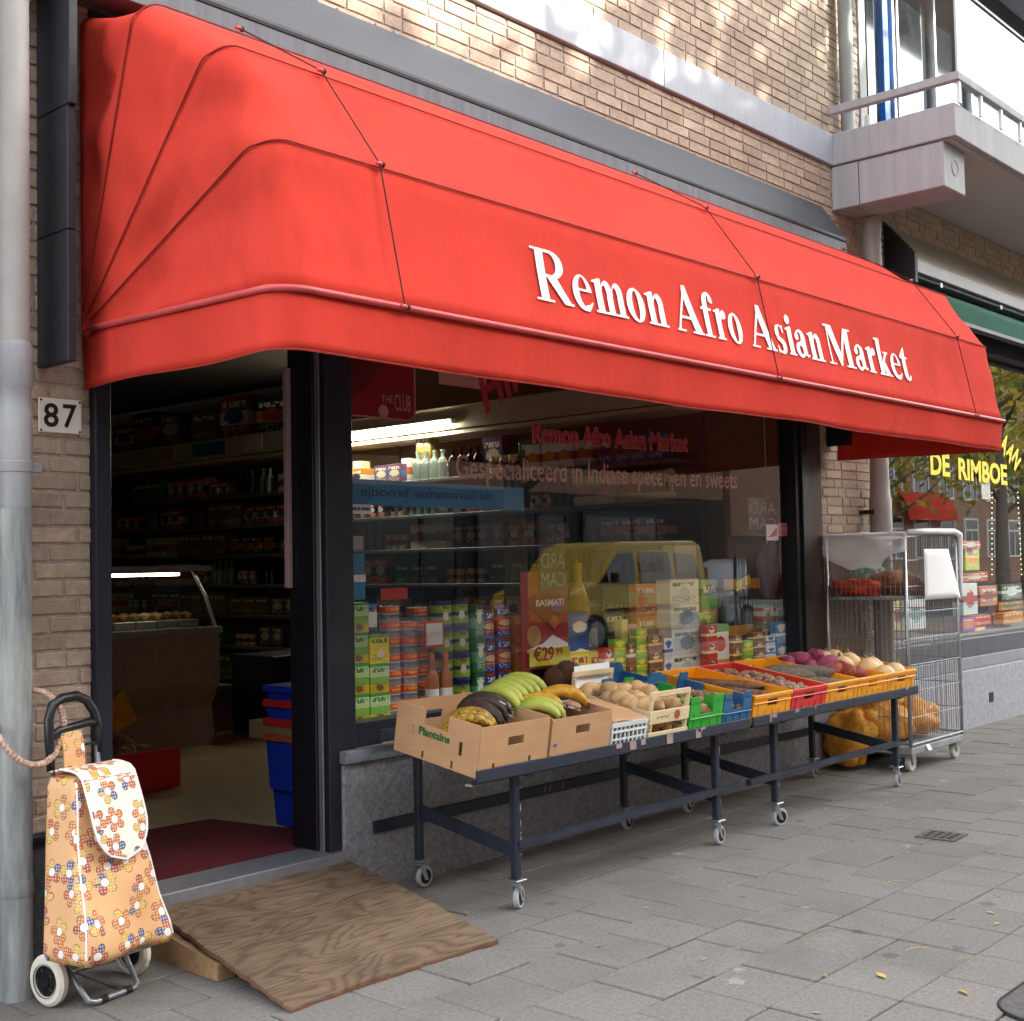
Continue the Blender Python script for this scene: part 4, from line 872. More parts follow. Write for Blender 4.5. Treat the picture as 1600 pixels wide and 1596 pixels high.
for sg in (-1, 1):
    pp = []
    for i in range(13):
        t = i/12; xa_, xb_ = -.22+.078*t, .15-.062*t; ya_, yb_ = -.245+.13*t, -.025+.065*t; x = (xa_+xb_)/2+sg*.9*(xb_-xa_)/2; y = (ya_+yb_)/2-.9*(yb_-ya_)/2; z = .19+.5*t
        f_ = .075*(noise.noise(Vector((x*9, y*9+z*1.5, z*3)))+.5*noise.noise(Vector((x*22, y*16, z*5)))+.22*math.sin(x*46+z*11+y*30)*math.sin(min(1, max(0, (z-.2)/.5))*math.pi)); pp.append(Vector((x*(1+f_), y*(1+f_)-f_*.25, z)))
    MB().tube(pp, .0032, 6).build('piping', 'white_print', bag, local=True)
stp = MB().grid(lambda u, v: (-.02+(u-.5)*.085, .035-.012*math.sin(v*3)+.02*v, .71+v*.145), 4, 6).build('strap', fl, bag, local=True); ul = stp.data.uv_layers.new(name='UVMap')
for pl in stp.data.polygons:
    for li in pl.loop_indices: v = stp.data.vertices[stp.data.loops[li].vertex_index].co; ul.data[li].uv = (v.x, v.z)
stp.modifiers.new('t', 'SOLIDIFY').thickness = .006
for sg in (-1, 1):
    MB().tube([(sg*.105, -.0, .1), (sg*.1, .03, .45), (sg*.092, .058, .8)], .0095, 10).build('upright', 'alu', tr, local=True, smooth=True)
    wh = MB().lathe([(.05, -.017), (.072, -.016), (.082, -.008), (.082, .008), (.072, .016), (.05, .017)], 32, (.02+sg*.172, .0, .082), 'x', True).build('wheel', 'tyre_cream', tr, local=True, smooth='auto')
    MB().lathe([(.004, -.019), (.02, -.02), (.022, -.014), (.05, -.012), (.054, -.02), (.054, .02), (.05, .012), (.022, .014), (.02, .02), (.004, .019)], 28, (.02+sg*.172, 0, .082), 'x').build('hub', 'hub_black', wh, local=True, smooth='auto')
    for k in range(5): a = k*2*math.pi/5; MB().lathe([(.001, -.0125), (.009, -.0165), (.009, .0165), (.001, .0125)], 8, (.02+sg*.172, .036*math.cos(a), .082+.036*math.sin(a)), 'x').build('spoke_boss', 'rubber', wh, local=True)
MB().tube([(-.152, 0, .082), (.192, 0, .082)], .006).build('axle', 'steel', tr, local=True)
MB().tube([(-.13, -.05, .15), (.13, -.05, .15), (.14, -.2, .155), (-.13, -.2, .155)], .006, 6, True).build('base_frame', 'alu', tr, local=True)
MB().tube([(-.115, -.02, .14), (-.11, -.075, .07), (-.1, -.125, .018), (-.08, -.135, .011), (.08, -.135, .011), (.1, -.125, .018), (.11, -.075, .07), (.115, -.02, .14)], .0095, 10).build('stand', 'alu', tr, local=True, smooth=True)
for x in (-.05, .05): MB().tube([(x-.012, -.135, .0125), (x+.012, -.135, .0125)], .0125).build('stand_foot', 'rubber', tr, local=True)
hp = [(-.098, .055, .73), (-.1, .06, .84), (-.098, .066, .9), (-.08, .07, .945), (-.04, .072, .965), (0.02, .073, .968), (.06, .071, .95), (.088, .067, .91), (.1, .062, .86), (.098, .057, .77)]
hd = MB().tube(hp, [.014, .016, .016, .0165, .0165, .0165, .0165, .016, .016, .014], 10).build('handle', 'handle_black', tr, local=True, smooth=True)
MB().tube([(-.1, .06, .835), (-.06, .06, .862), (0, .06, .868), (.06, .06, .875), (.1, .062, .865)], .014, 8).build('grip_bar', 'handle_black', hd, local=True, smooth=True)
MB().tube([(-.1, .05, .80), (.1, .05, .805)], .005, 6).build('cross_rod', 'handle_black', hd, local=True)
lk = thing('cable_lock', 'brown ribbed cable bike lock looped round the drainpipe and the trolley handle', 'lock', (2.0, -.2, .7))
pts = [at(40, 1078, -.12), at(70, 1083, -.17), at(90, 1100, -.2), at(99, 1125, -.212), at(96, 1150, -.21), at(85, 1178, -.23), at(65, 1194, -.245), at(40, 1193, -.25), at(15, 1175, -.24), at(-8, 1145, -.2), Vector((1.905, -.14, .88)), Vector((1.925, -.04, .93)), Vector((1.99, -.035, .95)), Vector((2.05, -.06, .96))]
def smooth_loop(p, k=6):
    out = []; n = len(p)
    for i in range(n):
        a, b, c, d = p[i-1], p[i], p[(i+1) % n], p[(i+2) % n]
        for j in range(k): t = j/k; out.append(.5*((2*b)+(c-a)*t+(2*a-5*b+4*c-d)*t*t+(-a+3*b-3*c+d)*t*t*t))
    return out
sp_ = smooth_loop(pts, 10); MB().tube(sp_, [.0095+.0022*(i % 2) for i in range(len(sp_))], 9, True).build('cable', 'cable', lk)

# blue folding crates just inside the door
z = .205
for i, (h, cl, lab) in enumerate(((.17, None, 'bottom blue crate of the stack just inside the door'), (.22, 'cargo_blue', 'second blue crate from the floor in the doorway stack'), (.07, 'cargo_orange', 'blue crate with a brown stripe in the doorway stack'), (.085, 'cargo_red', 'blue crate with a wide red stripe in the doorway stack'), (.10, 'cargo_red', 'topmost blue crate of the doorway stack, red stripe below its rim'))):
    w0 = .02 if i else .055
    k = thing('storage_crate', lab, 'crate', (3.75, .46, z), group='blue crates stacked in the doorway')
    MB().prism([(3.54+w0, .3), (3.95, .3), (3.95, .62), (3.54+w0, .62)], z, z+h-.002, lambda a, b, hh, z=z, h=h: (a+(.012 if hh == z else 0)*(1 if a < 3.7 else -1), b+(.01 if hh == z else 0)*(1 if b < .5 else -1), hh)).build('body', 'cargo_blue', k)
    if cl and i > 1: MB().bbox(3.548, .288, z+.002, 3.96, .63, z+.034, .002).build('stripe', cl, k)
    if i == 4: MB().bbox(3.545, .29, z+h-.03, 3.96, .63, z+h, .003).build('rim', 'cargo_blue', k)
    if i == 0: MB().box(3.588, .36, z+.06, 3.5905, .44, z+.11).build('label', 'paper', k)
    z += h
rc = thing('red_crate', 'red plastic crate of root vegetables on the shop floor behind the trolley', 'crate', (3.55, 2.1, .19), group=None)
MB().wall((3.2, 2.0, .192), (1, -.04, 0), (0, 0, 1), (0, .01, 0), .78, .21, [(.3, .13, .45, .17)]).build('front', 'crate_red', rc); MB().box(3.2, 2.01, .192, 3.97, 2.4, .35).build('body', 'crate_red', rc)
for k in range(14): 
    tag(inst(mesh_of(blob(k, .06, .045, .04), 'eddo', 'root'), 'root_vegetable', (3.3+random.random()*.55, 2.06+random.random()*.3, .39+random.random()*.03)), 'brown root vegetable heaped in the red crate on the shop floor', 'vegetable', 'roots in the red floor crate')
yc_ = thing('yellow_card', 'tilted yellow price card standing above the red crate inside the door', 'card', (3.6, 2.6, .6))
MB().prism([(at(165, 1105, 2.45).x, at(165, 1105, 2.45).z), (at(193, 1080, 2.45).x, at(193, 1080, 2.45).z), (at(215, 1125, 2.45).x, at(215, 1125, 2.45).z), (at(178, 1147, 2.45).x, at(178, 1147, 2.45).z)], 2.45, 2.457, lambda a, b, h: (a, h, b)).build('card', M('card_yellow', '#d8a41e', .6), yc_)
MB().tube([(3.62, 2.47, .4), (3.66, 2.463, .62)], .006).build('stick', 'timber', yc_)
for lab, x0, y0, x1, y1, z1, mt, nm in (('brown cardboard carton under the deli counter at the back of the shop', 5.0, 3.75, 5.6, 4.2, .52, 'cardboard_dark', 'carton'), ('dark blue bin on the floor at the back of the shop', 5.55, 3.2, 6.3, 3.7, .75, 'cargo_dark', 'storage_bin')):
    k = thing(nm, lab, 'box', ((x0+x1)/2, (y0+y1)/2, .19)); M('cargo_dark', '#0d1430', .5)
    MB().bbox(x0, y0, .192, x1, y1, z1, .01).build('body', mt, k); MB().bbox(x0-.01, y0-.01, z1-.05, x1+.01, y1+.01, z1+.01, .006).build('lid', mt, k)

# deli counter
dc = thing('deli_counter', 'glass fronted refrigerated deli counter lit inside at the back of the shop', 'counter', (4.9, 3.6, .19))
MB().prism([(3.25, .19), (3.3, .45), (3.2, .62), (3.2, .98), (4.3, .98), (4.3, .19)], 4.0, 5.1, lambda a, b, h: (h, a, b)).build('body', M('deli_body', '#a5978a', .5), dc)
MB().bbox(4.0, 3.18, .95, 5.11, 3.24, 1.0, .004).build('ledge', 'alu', dc); MB().box(4.02, 3.2, 1.0, 5.08, 3.206, 1.34).build('front_pane', 'pane_soft', dc)
MB().box(4.02, 3.25, 1.38, 5.08, 4.2, 1.42).build('top', 'alu', dc); MB().tube([(5.08, 3.22, 1.0), (5.06, 3.3, 1.2), (5.02, 3.4, 1.38)], .012).build('corner_post', 'alu', dc)
MB().tube([(4.05, 3.32, 1.362), (4.86, 3.32, 1.362)], .01).build('strip_light', 'deli_light', dc)
for i in range(6):
    ty = MB().bbox(4.06+i*.165, 3.35, 1.0, 4.21+i*.165, 3.9, 1.05, .004).build('tray', 'alu', dc)
    for q in range(4): MB().add([tuple(Vector(v)+Vector((4.10+i*.165+.07*(q % 2), 3.45+.12*(q//2), 1.07))) for v in blob(i*4+q, .05, .06, .035, sub=1).v], blob(i*4+q, .05, .06, .035, sub=1).f).build('food', ('cassava', 'eddo', 'coconut')[(i+q) % 3], ty)

# shelving along the right wall of the shop
sh = thing('wall_shelving', 'long wall shelving full of groceries down the right side of the shop', 'shelving', (7.3, 5, .19))
LV = [.35, .65, .95, 1.24, 1.53, 1.815, 2.11]
for zz in LV: MB().bbox(7.28, .9, zz-.03, 7.7, 9.5, zz, .004).build('shelf', M('shelf_grey', '#6a6e74', .4, .1, 4), sh)
MB().bbox(7.27, .9, 2.50, 7.3, 9.5, 2.69, .004).build('light_fascia', M('fascia_cream', '#e0d4ba', .6, .1, 3), sh); MB().box(7.3, .9, 2.46, 7.7, 9.5, 2.49).build('top_board', 'fascia_cream', sh)
for y0, y1, mt in ((6.2, 6.75, 'banner_blue'), (5.6, 5.9, 'paper'), (7.1, 7.35, 'card_yellow')): MB().box(7.264, y0, 2.53, 7.269, y1, 2.66).build('shelf_card', mt, sh)
for y in [.9+i*1.075 for i in range(9)]: MB().box(7.66, y, .19, 7.7, y+.03, 2.7).build('upright', 'shelf_grey', sh)
MB().tube([(7.2, 3.05, 2.535), (7.2, 4.46, 2.525)], .017, 10).build('tube_lamp', 'tube_light', sh); MB().bbox(7.21, 3.0, 2.54, 7.27, 4.5, 2.58, .004).build('lamp_batten', 'white_frame', sh)
CN = ['red brown', 'ochre', 'blue', 'green', 'beige', 'rust red', 'purple', 'white', 'olive', 'navy']
cols = ['#8c3a2a', '#b07a2a', '#3a5a8c', '#2f6a44', '#c8bda4', '#a8492a', '#5a3a5a', '#cfcfca', '#7a6a3a', '#28304a']
sg_mats = [pack('ship%d' % i, [(0, c), (.3, cols[(i*3+4) % 10]), (.62, c)], cols[(i*7+2) % 10], (.35, .2), (.5, .5), '#d8d2c0', axis='YZ') for i, c in enumerate(cols)]
carton = [mesh_of(MB().bbox(-.5, -.5, 0, .5, .5, 1, .02), m, 'carton_mesh') for m in sg_mats]
bottle_p = [(.5, 0), (.5, .55), (.42, .66), (.18, .76), (.17, .93), (.21, .935), (.21, 1.0)]
bottle = [mesh_of(MB().lathe([(r_, z_) for r_, z_ in bottle_p], 12), m, 'bottle_mesh', smooth='auto') for m in (M('btl_dark', '#20160f', .15), M('btl_amber', '#6a3a14', .15), M('btl_clear', '#8a9a94', .1), M('btl_green', '#1e3a22', .15))]
jar = [mesh_of(MB().lathe([(.42, 0), (.5, .04), (.5, .75), (.42, .82), (.45, .83), (.45, 1)], 12), m, 'jar_mesh', smooth='auto') for m in (sg_mats[0], sg_mats[1], sg_mats[4], sg_mats[6], sg_mats[5])]
names = {'carton': ('printed grocery carton on the long wall shelving', 'carton'), 'bottle': ('glass bottle standing on the long wall shelving', 'bottle'), 'jar': ('filled jar standing on the long wall shelving', 'jar')}
rnd = random.Random(4)
for li, zz in enumerate(LV):
    y = 1.0
    while y < 9.3:
        kind = rnd.choices(('carton', 'bottle', 'jar'), ((5, 1, 2), (5, 2, 2), (4, 2, 3), (3, 3, 3), (4, 2, 2), (4, 3, 2), (4, 5, 1))[li])[0]; cnt = rnd.randint(2, 4); w = {'carton': rnd.uniform(.12, .2), 'bottle': rnd.uniform(.075, .09), 'jar': rnd.uniform(.085, .11)}[kind]; h = {'carton': rnd.uniform(.14, .23), 'bottle': .24, 'jar': rnd.uniform(.11, .16)}[kind]
        ci = rnd.randrange(len({'carton': carton, 'bottle': bottle, 'jar': jar}[kind])); me = {'carton': carton, 'bottle': bottle, 'jar': jar}[kind][ci]; run = (CN[ci] if kind == 'carton' else ('dark', 'amber', 'clear', 'green')[ci] if kind == 'bottle' else ('red brown', 'ochre', 'beige', 'purple', 'rust red')[ci])
        zone = 'far down the shop, seen through the door' if y > 5 else 'beside the tube lamp' if y > 3 else 'nearest the shop window'; lab = '%s %s on the %s wall shelf, %s' % (run, kind, ('lowest', 'second', 'third', 'fourth', 'fifth', 'sixth', 'top')[li], zone)
        for q in range(cnt):
            if y > 9.3: break
            dx = .14 if kind == 'carton' else w
            tag(inst(me, kind, (7.3+dx/2+rnd.uniform(.0, .03), y+w/2, zz+.0005), (0, 0, rnd.uniform(-.05, .05)), (dx, w, h)), lab, kind, '%s run at %.1f m' % (lab, 0) if False else kind+'s on the wall shelving'); y += w+rnd.uniform(.004, .02)
        y += rnd.uniform(.02, .12)
for i, (y, w, h, mt) in enumerate(((4.35, .1, .22, 4), (3.9, .13, .12, 5), (3.72, .09, .2, 7), (3.5, .16, .4, 8), (3.2, .1, .14, 0), (2.7, .2, .3, 6), (2.3, .22, .24, 3))):
    lab = ('cream tub', 'red box', 'white canister', 'tall green box', 'round tin', 'stacked dark box', 'green carton')[i]
    tag(inst(carton[mt], 'carton', (7.42, y, 2.1105), (0, 0, .1), (.12, w, h)), lab + ' standing on the top shelf under the tube lamp', 'carton')
for i, (y, h) in enumerate(((8.2, .3), (7.8, .4), (7.3, .35), (6.7, .3), (6.2, .42), (5.6, .34))):
    tag(inst(carton[(0, 9, 6, 8, 0, 9)[i]], 'carton', (7.5, y, 2.691), (0, 0, .05*i), (.3, .38, h)), 'dark carton on top of the shelving near the ceiling, %s from the door' % ('farthest', 'fifth', 'fourth', 'third', 'second', 'nearest')[i], 'carton', 'cartons on top of the shelving')

# ================================================================ DISPLAY TABLES
TILT = math.atan2(.105, .65); FY, FZ = -.80, .565
def tz(y): return FZ+(y-FY)*math.tan(TILT)              # height of the sloping table top
def display_table(x0, x1, lx0, lx1, label, sL, sR):
    t = thing('display_table', label, 'table', ((x0+x1)/2, -.45, 0), group='wheeled display tables')
    def on(y, k=0): return tz(y)+k
    for xx in (x0+.33, (x0+x1)/2, x1-.2): MB().bar((xx, FY+.01, on(FY, -.016)), (xx, -.14, on(-.14, -.016)), .04, .025).build('cross_rail', 'table_blue', t)
    for yy in (-.62, -.46, -.3): MB().bar((x0+.3, yy, on(yy, -.003)), (x1-.04, yy, on(yy, -.003)), .05, .004).build('top_slat', 'table_blue', t)
    fr_ = MB().bbox(x0, FY-.012, FZ-.012, x1, FY-.002, FZ+.036, .002); fr_.bbox(x0+.002, FY-.002, FZ-.018, x1-.002, FY+.03, FZ-.008, .002); rl = fr_.build('front_rail', 'table_blue', t)
    MB().bbox(x0+.12, -.135, on(-.13, -.03), x1, -.122, on(-.13, .02), .002).build('back_rail', 'table_blue', t)
    MB().bbox(x0+.005, FY+.02, on(FY, -.03), x0+.05, FY+.06, on(FY, -.022), .002).build('end_lug', 'chip', t); MB().bbox(x0+.125, -.18, on(-.18, -.03), x0+.19, -.14, on(-.18, -.022), .002).build('end_lug', 'chip', t)
    for i in range(7): xx = x0+(x1-x0)*(random.random()*.95+.02); MB().bbox(xx, FY-.0135, FZ+.03-random.random()*.04, xx+random.uniform(.008, .05), FY-.0118, FZ+.034, .0004).build('paint_chip', 'chip', rl)
    for lx in (lx0, lx1):
        for yy, top in ((-.725, on(-.725, -.012)), (-.165, on(-.165, -.012))):
            lg = MB().bbox(lx-.017, yy-.017, .125, lx+.017, yy+.017, top, .005).build('leg', 'table_blue', t)
            for q in range(8): zz = random.uniform(.14, top-.03); MB().box(lx+.0125, yy-.0178, zz, lx+.0172, yy-.0168, zz+random.uniform(.006, .04)).build('paint_chip', 'chip', lg)
            cs = MB().bbox(lx-.032, yy-.032, .117, lx+.032, yy+.032, .124, .002).build('castor', 'steel', t)
            a = random.uniform(-.5, .5); d = Vector((math.cos(a), math.sin(a), 0)); o_ = Vector((lx, yy, 0)); n_ = Vector((-d.y, d.x, 0))
            MB().lathe([(.004, .098), (.018, .098), (.02, .108), (.014, .116)], 12, (lx, yy, 0)).build('swivel', 'steel', cs)
            for sg in (-1, 1):
                fk = MB(); p = [(-.014, .1), (.014, .1), (.03, .055), (.04, .03), (.018, .034)]
                fk.prism(p, sg*.014, sg*.0165, lambda A, Bz, h: tuple(o_+d*A+n_*h+Vector((0, 0, Bz)))); fk.build('fork', 'steel', cs)
            w_ = MB(); prof = [(.02, -.011), (.041, -.0115), (.045, -.006), (.045, .006), (.041, .0115), (.02, .011)]; wc = o_+d*.028+Vector((0, 0, .045)); nn = 24; vs = []
            for r_, h_ in prof:
                for k in range(nn): th = 2*math.pi*k/nn; vs.append(wc+d*(r_*math.cos(th))+Vector((0, 0, r_*math.sin(th)))+n_*h_)
            w_.add(vs, [(i*nn+j, i*nn+(j+1) % nn, (i+1)*nn+(j+1) % nn, (i+1)*nn+j) for i in range(5) for j in range(nn)]); w_.build('wheel', 'castor_grey', cs, smooth='auto')
            h2 = MB(); vs = []
            for r_, h_ in ((.001, -.0118), (.031, -.0122), (.031, .0122), (.001, .0118)):
                for k in range(nn): th = 2*math.pi*k/nn; vs.append(wc+d*(r_*math.cos(th))+Vector((0, 0, r_*math.sin(th)))+n_*h_)
            h2.add(vs, [(i*nn+j, i*nn+(j+1) % nn, (i+1)*nn+(j+1) % nn, (i+1)*nn+j) for i in range(3) for j in range(nn)]); h2.build('hub', 'rubber', cs)
        MB().bar((lx, -.71, .235), (lx, -.18, .33), .012, .055).build('cross_brace', 'table_blue', t)
    MB().bar((lx0+sL, -.735, .262), (lx1+sR, -.735, .262), .03, .03).build('stretcher', 'table_blue', t)
    return t
display_table(3.47, 5.43, 3.775, 5.235, 'dark blue wheeled display table holding the cardboard plantain boxes', .0, .19)
display_table(5.46, 7.36, 5.79, 7.205, 'dark blue wheeled display table holding the yellow and red crates', -.27, .0)

def on_table(name, label, x, W_, mat_group=None, y=FY+.004, dz=.0015, rz=0, cat='crate', group=None):
    return thing(name, label, cat, (x, y, tz(y)+dz), (TILT, 0, rz), group)
def cmat(t): return Matrix.Translation(t.location) @ t.rotation_euler.to_matrix().to_4x4()
def crate_body(t, Wd, D, H, mat, th=.008, front=(), sides=(), back=None, rim=.014, ribs=4, taper=.0):
    b = MB(); b.box(0, 0, 0, Wd, D, .006)
    b.wall((0, 0, .006), (1, 0, 0), (0, 0, 1), (0, th, 0), Wd, H-.006, list(front)); b.wall((0, D-th, .006), (1, 0, 0), (0, 0, 1), (0, th, 0), Wd, H-.006, list(front if back is None else back))
    b.wall((0, th, .006), (0, 1, 0), (0, 0, 1), (th, 0, 0), D-2*th, H-.006, list(sides)); b.wall((Wd-th, th, .006), (0, 1, 0), (0, 0, 1), (th, 0, 0), D-2*th, H-.006, list(sides))
    bo = b.build('body', mat, t, local=True)
    if rim:
        r_ = MB(); e = rim
        for z0 in (H-.02, H-.045): r_.bbox(-.004, -e*.5, z0, Wd+.004, -.0005, z0+(.02 if z0 > H-.03 else .006), .002)
        r_.bbox(-.004, D+.0005, H-.02, Wd+.004, D+e*.5, H, .002); r_.bbox(-.005, -.0, H-.02, -.0005, D, H, .001); r_.bbox(Wd+.0005, 0, H-.02, Wd+.005, D, H, .001); r_.build('rim', mat, t, local=True)
    for i in range(ribs):
        xx = Wd*(.12+.76*i/max(1, ribs-1)); 
        if .3 < xx/Wd < .7 and front: MB().box(xx-.003, -.005, .01, xx+.003, -.0004, H*.45).build('rib', mat, t, local=True)
        else: MB().box(xx-.003, -.005, .01, xx+.003, -.0004, H-.047).build('rib', mat, t, local=True)
    return bo
def lattice(D, H):
    return [(.12+.028*i+(.014 if r_ % 2 else 0), H-.075+.018*r_, .138+.028*i+(.014 if r_ % 2 else 0), H-.062+.018*r_) for i in range(int((D-.3)/.028)) for r_ in range(2)]
def pile(t, meshes, n, x0, x1, y0, y1, z, name, label, group, cat, hz=.03, s=(1, 1), rz=None, tilt=.3, seed=1):
    rd = random.Random(seed); mt = cmat(t)
    for k in range(n):
        a, b = rd.random(), rd.random(); heap = hz*(1-((2*a-1)**2+(2*b-1)**2)/2)
        p = mt @ Vector((x0+(x1-x0)*a, y0+(y1-y0)*b, z+heap*rd.uniform(.4, 1.1)))
        ob = inst(rd.choice(meshes), name, p, (TILT+rd.uniform(-tilt, tilt), rd.uniform(-tilt, tilt), rd.uniform(0, 6.28) if rz is None else rz+rd.uniform(-.35, .35)), rd.uniform(*s)); tag(ob, label, cat, group)
bl = lambda k, m, *a, **kw: mesh_of(blob(k, *a, **kw), m, 'produce', smooth=True)
POT = [bl(k, 'potato', .038, .028, .026) for k in range(4)]; PALE = [bl(k+9, 'potato_pale', .062, .042, .036, lump=.16) for k in range(4)]
EDDO = [bl(k+20, 'eddo', .027, .023, .022, lump=.2) for k in range(5)]

# -- the long plastic crates on the second table
CW, CD, CH = .362, .6, .14
handle = [(.13, .07, .23, .105)]
for i, (x, mt, lab) in enumerate(((5.468, 'crate_yellow', 'leftmost yellow plastic crate, holding brown cassava roots'), (5.842, 'crate_red', 'red plastic crate full of small eddoes between yellow crates'), (6.212, 'crate_yellow', 'yellow plastic crate with grey yams right of the red crate'), (6.582, 'crate_yellow', 'yellow plastic crate of pink and red sweet potatoes'), (6.952, 'crate_yellow', 'rightmost yellow plastic crate, filled with pale squashes'))):
    t = on_table('plastic_crate', lab, x, CW, group='long plastic crates on the tables'); t.location.x = x; ORG[t.name] = Vector(t.location)
    crate_body(t, CW, CD, CH, mt, front=handle, sides=lattice(CD, CH), ribs=5)
    if i == 0:
        for q, (y0, z, L_, ro) in enumerate(((.30, .115, .21, -1.05), (.2, .095, .2, -1.25), (.33, .09, .2, -.9), (.15, .08, .16, -1.4))):
            m = blob(40+q, L_, .032, .03, lump=.18, freq=3, sub=3, bend=.5); p = cmat(t) @ Vector((.18, y0, z))
            tag(inst(mesh_of(m, 'cassava', 'root', True), 'cassava_root', p, (TILT, .08, ro)), ('long brown cassava root lying on top in the leftmost yellow crate', 'cassava root at the front of the leftmost yellow crate', 'cassava root against the red crate side of the leftmost yellow crate', 'short cassava root half buried in the leftmost yellow crate')[q], 'cassava', 'cassava roots')
    if i == 1: pile(t, EDDO, 130, .03, CW-.03, .03, .56, .075, 'eddo', 'small brown eddo in the red plastic crate', 'eddoes in the red crate', 'eddo', .05, (.8, 1.25), seed=3)
    if i == 2:
        for q, (xx, y0, z, L_) in enumerate(((.13, .36, .10, .2), (.24, .33, .115, .22), (.2, .15, .08, .15))):
            p = cmat(t) @ Vector((xx, y0, z)); tag(inst(mesh_of(blob(60+q, L_, .05, .047, lump=.1, sub=3), 'yam_grey', 'yam', True), 'yam', p, (TILT, 0, -1.1+.1*q)), ('grey yam on the red crate side of the yam crate', 'large grey yam lying on top in the yam crate', 'short grey yam at the front of the yam crate')[q], 'yam', 'grey yams')
    if i == 3:
        rd = random.Random(5)
        for q in range(9):
            pink = q < 5; y0 = (.5-.05*q) if pink else (.30-.055*(q-5)); p = cmat(t) @ Vector((.07+.22*((q*.37) % 1), y0, .12+.03*(q % 3) if pink else .115+.02*(q % 2)))
            m = mesh_of(blob(70+q, .085, .042, .04, lump=.15, sub=3, bend=.6), 'sweet_pink' if pink else 'sweet_red', 'sweet', True)
            tag(inst(m, 'sweet_potato', p, (TILT+rd.uniform(-.2, .2), rd.uniform(-.4, .2), rd.uniform(-.9, 1.2)), rd.uniform(.9, 1.15)), ('pink sweet potato heaped at the window end of the fourth crate' if pink else 'red brown sweet potato at the street end of the fourth crate'), 'sweet potato', 'pink sweet potatoes' if pink else 'red sweet potatoes')
    if i == 4:
        sq = MB().lathe([(.005, 0), (.045, .002), (.068, .025), (.074, .05), (.066, .078), (.045, .1), (.026, .114), (.012, .118)], 20); sm = mesh_of(sq, 'squash', 'squash', True); stm = mesh_of(MB().tube([(0, 0, .112), (.003, 0, .128), (.008, 0, .136)], [.014, .009, .011], 8), 'stem', 'stem')
        for q, (xx, y0, z) in enumerate(((.09, .07, .05), (.26, .09, .05), (.17, .2, .06), (.3, .24, .05), (.08, .32, .06), (.24, .36, .06), (.1, .47, .055), (.27, .5, .05))):
            p = cmat(t) @ Vector((xx, y0, z)); k = thing('squash', ('cream squash at the front left of the last yellow crate', 'cream squash at the front right of the last yellow crate', 'cream squash behind the two front ones', 'cream squash on the roll cage side of the last crate', 'cream squash beside the sweet potatoes', 'cream squash in the middle right of the last crate', 'cream squash at the window end beside the pink sweet potatoes', 'cream squash in the window corner of the last crate')[q], 'squash', p, (TILT+.1*math.sin(q*2), .12*math.cos(q*3), q), 'cream squashes'); inst(sm, 'flesh', (0, 0, 0), parent=k); inst(stm, 'stem', (0, 0, 0), parent=k)

# -- cardboard boxes of plantains
def carton_box(x, W_, D, H, label, txt=False):
    t = on_table('cardboard_box', label, x, W_, cat='box', group='cardboard plantain boxes'); t.location.x = x; ORG[t.name] = Vector(t.location)
    th = .006; bo = MB(); bo.box(0, 0, 0, W_, D, .005)
    bo.wall((0, 0, .005), (1, 0, 0), (0, 0, 1), (0, th, 0), W_, H-.005, [(W_*.4, .105, W_*.63, .14)]+([(W_*.2, .0, W_*.235, .045), (W_*.72, .0, W_*.755, .05)] if txt else []))
    bo.wall((0, D-th, .005), (1, 0, 0), (0, 0, 1), (0, th, 0), W_, H+.0-.005, [(W_*.4, .105, W_*.63, .14)])
    bo.wall((0, th, .005), (0, 1, 0), (0, 0, 1), (th, 0, 0), D-2*th, H-.005, [(D*.18, .06, D*.225, .115), (D*.36, H*.68, D*.66, H), (D*.27, 0, D*.3, .03), (D*.62, 0, D*.65, .03), (D*.76, .085, D*.785, .12)] if txt else [(D*.36, H*.75, D*.66, H)])
    bo.wall((W_-th, th, .005), (0, 1, 0), (0, 0, 1), (th, 0, 0), D-2*th, H-.005, [(D*.36, H*.75, D*.66, H)])
    body = bo.build('walls', 'cardboard', t, local=True)
    # corner folds stand a touch proud
    MB().bbox(-.003, -.003, .002, .016, -.0004, H-.002, .001).build('corner_fold', 'cardboard', t, local=True); MB().bbox(-.003, -.003, .002, -.0004, .035, H-.003, .001).build('corner_fold', 'cardboard', t, local=True)
    MB().box(.008, .008, .006, W_-.008, D-.008, .03).build('liner', 'cardboard_dark', t, local=True)
    if txt:
        o = text('print', 'Plantains', 'green_print', None, (-.0012, D*.71, H*.49), (0, -1, 0), (0, 0, 1), D*.37, .033, bold=.03); o.parent = t
    else: MB().box(-.001+.003, -.0012, .07, .04, -.0004, .082).build('tape_mark', M('tape_blue', '#4a5a9a', .6), t, local=True)
    return t
bx1 = carton_box(3.483, .405, .47, .198, 'open cardboard box printed Plantains at the left end of the table', True)
bx2 = carton_box(3.905, .395, .45, .185, 'second open cardboard box, heaped with green and yellow plantains')
def finger(R_, r_, a0, a1, sides=7):
    pts, rs = [], []
    for i in range(13):
        t = i/12; a = R(a0+(a1-a0)*t); pts.append((R_*math.cos(a), 0, R_*math.sin(a))); rs.append(r_*(.32 if i == 0 else .62 if i == 1 else .9 if i == 2 else 1 if i < 9 else .92 if i == 9 else .75 if i == 10 else .45 if i == 11 else .2))
    return MB().tube(pts, rs, sides)
